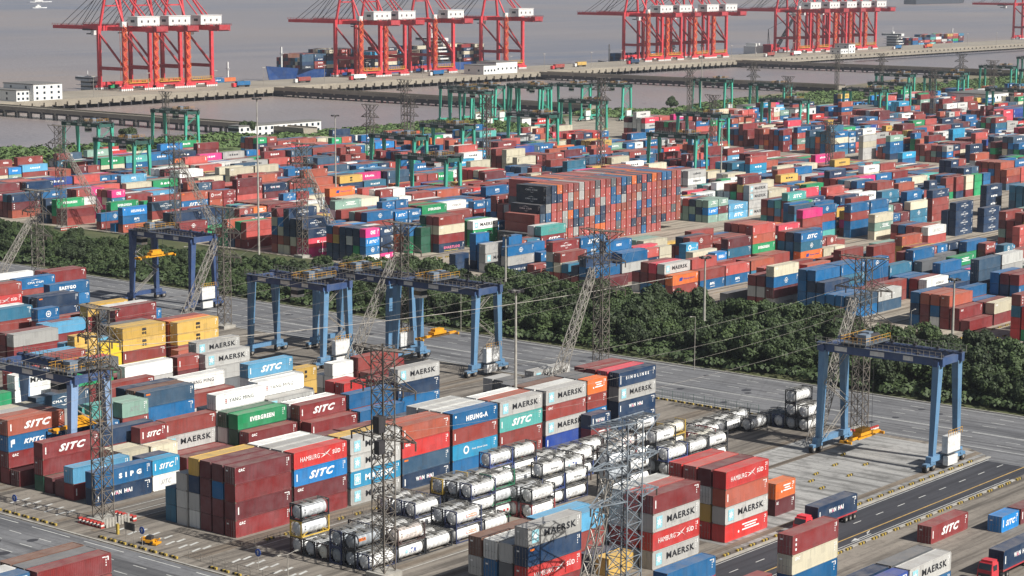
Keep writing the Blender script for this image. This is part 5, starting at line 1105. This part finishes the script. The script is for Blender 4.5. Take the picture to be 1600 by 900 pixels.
# ------------------------------------------------------------------ trucks
m_trk = mat_paint('truck_red', (206,34,48), .1)
def truck(x, y, label, boxcol, boxl, blabel, cabm=None):
    """container front-left corner at x, y; the cab is in front (towards -x)"""
    t = empty('container_truck', (x, y, 0)); cabm = cabm or m_trk
    b = MB(); b.quadbox([(-3.6,.05,.7),(-1.3,.05,.7),(-1.3,2.45,.7),(-3.6,2.45,.7),(-3.5,.1,2.0),(-1.3,.1,2.0),(-1.3,2.4,2.0),(-3.5,2.4,2.0)]); b.quadbox([(-3.5,.1,2.0),(-1.3,.1,2.0),(-1.3,2.4,2.0),(-3.5,2.4,2.0),(-3.1,.2,3.0),(-1.35,.2,3.0),(-1.35,2.3,3.0),(-3.1,2.3,3.0)]); b.box(-2.9,-1.4,.35,2.15,3.0,3.35); c = b.build('cab', cabm, t)
    b = MB(); b.quadbox([(-3.56,.25,2.05),(-3.5,.25,2.05),(-3.5,2.25,2.05),(-3.56,2.25,2.05),(-3.2,.3,2.9),(-3.12,.3,2.9),(-3.12,2.2,2.9),(-3.2,2.2,2.9)]); b.box(-3.0,-1.9,.07,.12,1.9,2.7); b.build('windscreen', m_glass, c)
    b = MB(); b.box(-3.66,-3.58,.3,2.2,.8,1.5); b.build('grille', m_dark, c)
    for yy in (.35,1.75): b = MB(); b.box(-3.68,-3.6,yy,yy+.35,.85,1.1); b.build('headlight', m_cab, c)
    b = MB(); b.box(-1.3,12.2,.8,1.65,.9,1.25,0); b.box(0,12.2,0,.2,1.15,1.4,0); b.box(0,12.2,2.25,2.45,1.15,1.4,0); b.build('chassis', m_red2, t)
    for xx in (-2.9,.1,1.4,8.9,10.2,11.5):
        for yy in (.15,2.3): b = MB(); b.cyl((xx,yy-.18,.52),(xx,yy+.18,.52),.52,16,0); b.cyl((xx,yy-.2,.52),(xx,yy+.2,.52),.24,10,1); b.build('wheel', [m_tyre, m_galv2], t)
    tag(t, label, 'truck')
    o = link('shipping_container', cont_body(12.19,2.85,boxl), None, (x, y, 1.42)); m = mat_paint(boxcol, PAL[boxcol])
    for q in (o, link('roof', roof_mesh(12.19,2.85), o)): q.material_slots[0].link = 'OBJECT'; q.material_slots[0].material = m
    tag(o, blabel, 'container', 'shipping containers carried on trucks')
truck(277.3,166.4,'red container truck driving on the black road','nv','W','navy lettered container carried by the truck on the black road')
truck(273.6,132.5,'red container truck at the bottom right corner','nv','W','navy container on the truck at the bottom right corner')
truck(232.2,163.6,'container truck mostly below the bottom edge','bl','V','dark blue container on the truck at the bottom edge',m_bl3)
def van(x, y, a, m, label):
    t = empty('parked_car', (x, y, 0), a); b = MB(); b.quadbox([(0,0,.4),(4.6,0,.4),(4.6,1.8,.4),(0,1.8,.4),(0,.05,1.0),(4.6,.05,1.0),(4.6,1.75,1.0),(0,1.75,1.0)]); b.quadbox([(.9,.1,1.0),(4.2,.1,1.0),(4.2,1.7,1.0),(.9,1.7,1.0),(1.5,.2,1.6),(3.8,.2,1.6),(3.8,1.6,1.6),(1.5,1.6,1.6)]); b.build('body', m, t)
    for xx in (.9,3.7):
        for yy in (.05,1.75): b = MB(); b.cyl((xx,yy-.1,.34),(xx,yy+.1,.34),.34,12); b.build('wheel', m_tyre, t)
    b = MB(); b.quadbox([(1.0,.06,1.05),(4.1,.06,1.05),(4.1,1.74,1.05),(1.0,1.74,1.05),(1.45,.16,1.5),(3.85,.16,1.5),(3.85,1.64,1.5),(1.45,1.64,1.5)]); b.build('window', m_glass, t); tag(t, label, 'car')
van(345,329,1.57,m_dark,'black car on the ring road beside the central raking strut')
tt_ = truck
# distant trucks and red machine
for x, y, l in ((560,612,'red reach stacker among dark blue boxes in the left far yard'),):
    t = empty('reach_stacker', (x, y, 0)); b = MB(); b.box(0,7,0,3,1,2.6); b.build('chassis', m_red, t); b = MB(); b.beam((6,1.5,2.6),(-2,1.5,8),.8); b.build('boom', m_red, t); b = MB(); b.box(2.5,4.5,.6,2.4,2.6,4.4); b.build('cab', m_glass, t)
    for xx in (.8,6): b = MB(); b.cyl((xx,-.2,.9),(xx,3.2,.9),.9,12); b.build('wheel', m_tyre, t)
    tag(t, l, 'reach stacker')
# ------------------------------------------------------------------ stuff boxes: link now that the ships are loaded
me = bpy.data.meshes.new('distant_containers'); me.from_pydata(V, [], F)
ca = me.color_attributes.new('paint', 'FLOAT_COLOR', 'CORNER'); arr = np.ones((len(me.loops), 4), np.float32)
ls = np.array([len(f) for f in F]); arr[:, :3] = np.repeat(np.array(CC, np.float32), ls, axis=0); ca.data.foreach_set('color', arr.ravel())
m, nt, b_ = mat0('paint_mass'); at = N(nt, 'ShaderNodeAttribute', attribute_name='paint'); g = N(nt, 'ShaderNodeNewGeometry')
nt.links.new(wear(nt, at.outputs['Color'], g.outputs['Position'], .55), b_.inputs['Base Color']); b_.inputs['Roughness'].default_value = .6
me.materials.append(m); tag(link('distant_containers', me), 'mass of stacked coloured shipping containers filling the far yard and ship decks', 'containers', kind='stuff')
# ------------------------------------------------------------------ trees
m_leaf, nt, b_ = mat0('leaf'); oi = N(nt, 'ShaderNodeObjectInfo'); g = N(nt, 'ShaderNodeNewGeometry')
cc = mixc(nt, noise(nt, g.outputs['Position'], .35, 5, .7, .35, .65), s2l((30,46,24)), s2l((58,74,36)))
cc = mixc(nt, scale(nt, noise(nt, g.outputs['Position'], 2.5, 3, .7, .4, .7), .5), cc, s2l((82,98,48)))
hs_ = N(nt, 'ShaderNodeHueSaturation'); mr_ = N(nt, 'ShaderNodeMapRange'); mr_.inputs[3].default_value = .65; mr_.inputs[4].default_value = 1.3
nt.links.new(oi.outputs['Random'], mr_.inputs[0]); nt.links.new(mr_.outputs[0], hs_.inputs['Value']); nt.links.new(cc, hs_.inputs['Color']); nt.links.new(hs_.outputs[0], b_.inputs['Base Color']); b_.inputs['Roughness'].default_value = .7
m_bark = mat_simple('bark', (84,70,56), .9)
def crown(R_, Hc, nclump, nleaf, seed, s=.42):
    r = random.Random(seed); b = MB(); cl = []
    for i in range(nclump):
        a = r.uniform(0, 6.28); d = R_*math.sqrt(r.random())*.85; z = Hc*(.15+.7*r.random())*(1-.45*(d/R_)**2); cl.append((d*math.cos(a), d*math.sin(a), z, r.uniform(.22,.4)*R_))
    for i in range(nleaf):
        cx, cy, cz, cr = r.choice(cl); v = Vector((r.gauss(0,1), r.gauss(0,1), r.gauss(.15,.8))).normalized(); q = cr*(.75+.35*r.random()); p = Vector((cx, cy, cz))+v*q
        nrm = (v+Vector((r.gauss(0,.5), r.gauss(0,.5), r.gauss(.2,.5)))).normalized(); u = nrm.cross(Vector((r.random()-.5, r.random()-.5, r.random()-.5))).normalized(); w2 = nrm.cross(u); ss = s*r.uniform(.6,1.3)
        b.poly([p-u*ss-w2*ss*.5, p+u*ss*.3-w2*ss, p+u*ss+w2*ss*.3, p-u*ss*.2+w2*ss])
    # dense inner leaves so that the crown is not see-through everywhere
    return b.mesh('crown', [m_leaf])
def trunk(h, seed):
    r = random.Random(seed); b = MB(); b.cyl((0,0,0),(.2,.1,h*.5),.28,8,0,.2); b.cyl((.2,.1,h*.5),(0,0,h*.85),.2,6,0,.08)
    for i in range(4): a = r.uniform(0,6.28); b.cyl((.15,.1,h*.4),(2.0*math.cos(a),2.0*math.sin(a),h*.75),.12,5,0,.05)
    return b.mesh('trunk', [m_bark])
CR = [(crown(4.6,6.0,18,4200,i,.32), trunk(8, i)) for i in range(5)]
TR = [(crown(5.4,6.6,22,5200,i+9,.32), trunk(9, i+9)) for i in range(3)]
rt_ = random.Random(3); n = 0; pts = []
def tree(x, y, s, label, group, k=None, lift=None):
    cr, tr = k or rt_.choice(CR+TR); t = empty('broadleaf_tree', (x, y, 0), rt_.uniform(0,6.28)); t.scale = (s, s, s*rt_.uniform(.85,1.15))
    c = link('crown', cr, t, (0,0,2.2 if lift is None else lift)); link('trunk', tr, t); tag(t, label, 'tree', group)
def belt(x0, x1, y0, y1, d, lim, smin, smax, label, group):
    global n
    k = 0; tries = 0; loc = []
    while k < lim and tries < 9000:
        tries += 1; x = rt_.uniform(x0, x1); y = rt_.uniform(y0, y1)
        if (y < 238 and x > 428) or (y > 430 and x > 420): continue
        X, Y = px(x, y, 4)
        if not (-60 < X < 1660) or Y > 940: continue
        if any((x-a)**2+(y-c)**2 < d*d for a, c in loc): continue
        loc.append((x, y)); k += 1; tree(x, y, rt_.uniform(smin, smax)*(.86 if y < 400 else .62), label, group)
    n += k; print(label, k)
belt(385,432,150,640,6.2,285,.75,1.15,'dense dark green tree in the belt between the ring road and far yard','trees of the belt between the yards')
for x, y, s, l in ((1063,752,.95,'lone round tree on the bare shore right of the green cranes'),(884,702,1.1,'dark tree left of the green crane cluster'),(744,795,1.0,'bush by the inner shore left of the white arcade'),(668,800,1.0,'tree clump by the left shore'),(440,262,.8,'small tree at the right end of the belt before the pavement')): tree(x, y, s, l, None)
# undergrowth and far shore woods: continuous masses
m_leaf2 = m_leaf.copy(); m_leaf2.name = 'reed_leaf'
for n_ in m_leaf2.node_tree.nodes:
    if n_.type == 'MAP_RANGE' and abs(n_.inputs[3].default_value-.65) < 1e-4: n_.inputs[3].default_value = 1.5; n_.inputs[4].default_value = 2.3
def mass(name, label, zones, dens, r0, r1, seed, s=.9, m=None):
    r = random.Random(seed); b = MB()
    for poly_, hgt in zones:
        xs = [p[0] for p in poly_]; ys = [p[1] for p in poly_]; A = (max(xs)-min(xs))*(max(ys)-min(ys)); k = int(A*dens)
        for i in range(k):
            x, y = r.uniform(min(xs), max(xs)), r.uniform(min(ys), max(ys)); ins = False; j = len(poly_)-1
            for q in range(len(poly_)):
                if (poly_[q][1] > y) != (poly_[j][1] > y) and x < (poly_[j][0]-poly_[q][0])*(y-poly_[q][1])/(poly_[j][1]-poly_[q][1])+poly_[q][0]: ins = not ins
                j = q
            if not ins: continue
            R2 = r.uniform(r0, r1)
            for q in range(int(14*R2)):
                v = Vector((r.gauss(0,1), r.gauss(0,1), abs(r.gauss(.3,.8)))).normalized(); p = Vector((x, y, hgt*.4))+Vector((v.x*R2, v.y*R2, v.z*hgt*.6*r.uniform(.6,1.1)))
                nrm = (v+Vector((r.gauss(0,.4), r.gauss(0,.4), .3))).normalized(); u = nrm.cross(Vector((.3,.1,r.random()+.1))).normalized(); w2 = nrm.cross(u); ss = s*r.uniform(.6,1.4)
                b.poly([p-u*ss-w2*ss*.5, p+u*ss*.3-w2*ss, p+u*ss+w2*ss*.3, p-u*ss*.2+w2*ss])
    tag(b.build(name, m or m_leaf), label, 'vegetation', kind='stuff'); print(name, len(b.f))
mass('undergrowth', 'dark low undergrowth filling the ground under the tree belt', [([(381,150),(432,150),(430,240),(440,262),(440,400),(424,440),(424,640),(381,640)], 2.6)], .30, 1.4, 2.6, 1, .42)
mass('shore_vegetation', 'low green reeds and scrub along the inner shore', [([(430,845),(588,795),(630,780),(700,778),(610,778),(430,805)], 5.5), ([(430,740),(590,728),(690,748),(690,770),(600,776),(430,800)], 4.5), ([(640,782),(700,782),(735,776),(740,800),(700,803),(640,798)], 3.5),
    ([(700,735),(760,725),(900,765),(895,784),(752,783),(700,770)], 2.5), ([(800,725),(860,690),(880,720),(890,768),(830,772)], 4), ([(985,715),(1035,700),(1120,710),(1240,715),(1225,755),(1127,760),(1045,742),(1025,765),(985,768)], 3.0), ([(1100,724),(1500,712),(2000,700),(2000,735),(1500,748),(1130,752)], 4.5), ([(1190,690),(1500,668),(2200,640),(2200,705),(1500,716),(1240,716)], 3.5)], .05, 2.2, 3.8, 2, .8, m_leaf2)
# ------------------------------------------------------------------ haze
hz = MB(); hz.box(-700, 8000, -1500, 7000, -7.5, 128); m_hz = bpy.data.materials.new('haze'); m_hz.use_nodes = True; nt = m_hz.node_tree; nt.nodes.clear()
out = N(nt, 'ShaderNodeOutputMaterial'); pv = N(nt, 'ShaderNodeVolumePrincipled'); pv.inputs['Color'].default_value = (.80,.86,.95,1); pv.inputs['Density'].default_value = HAZE
pv.inputs['Anisotropy'].default_value = .2; nt.links.new(pv.outputs[0], out.inputs['Volume'])
if HAZE: tag(hz.build('haze', m_hz), 'thin pale haze over the river and wharf', 'haze', kind='stuff')
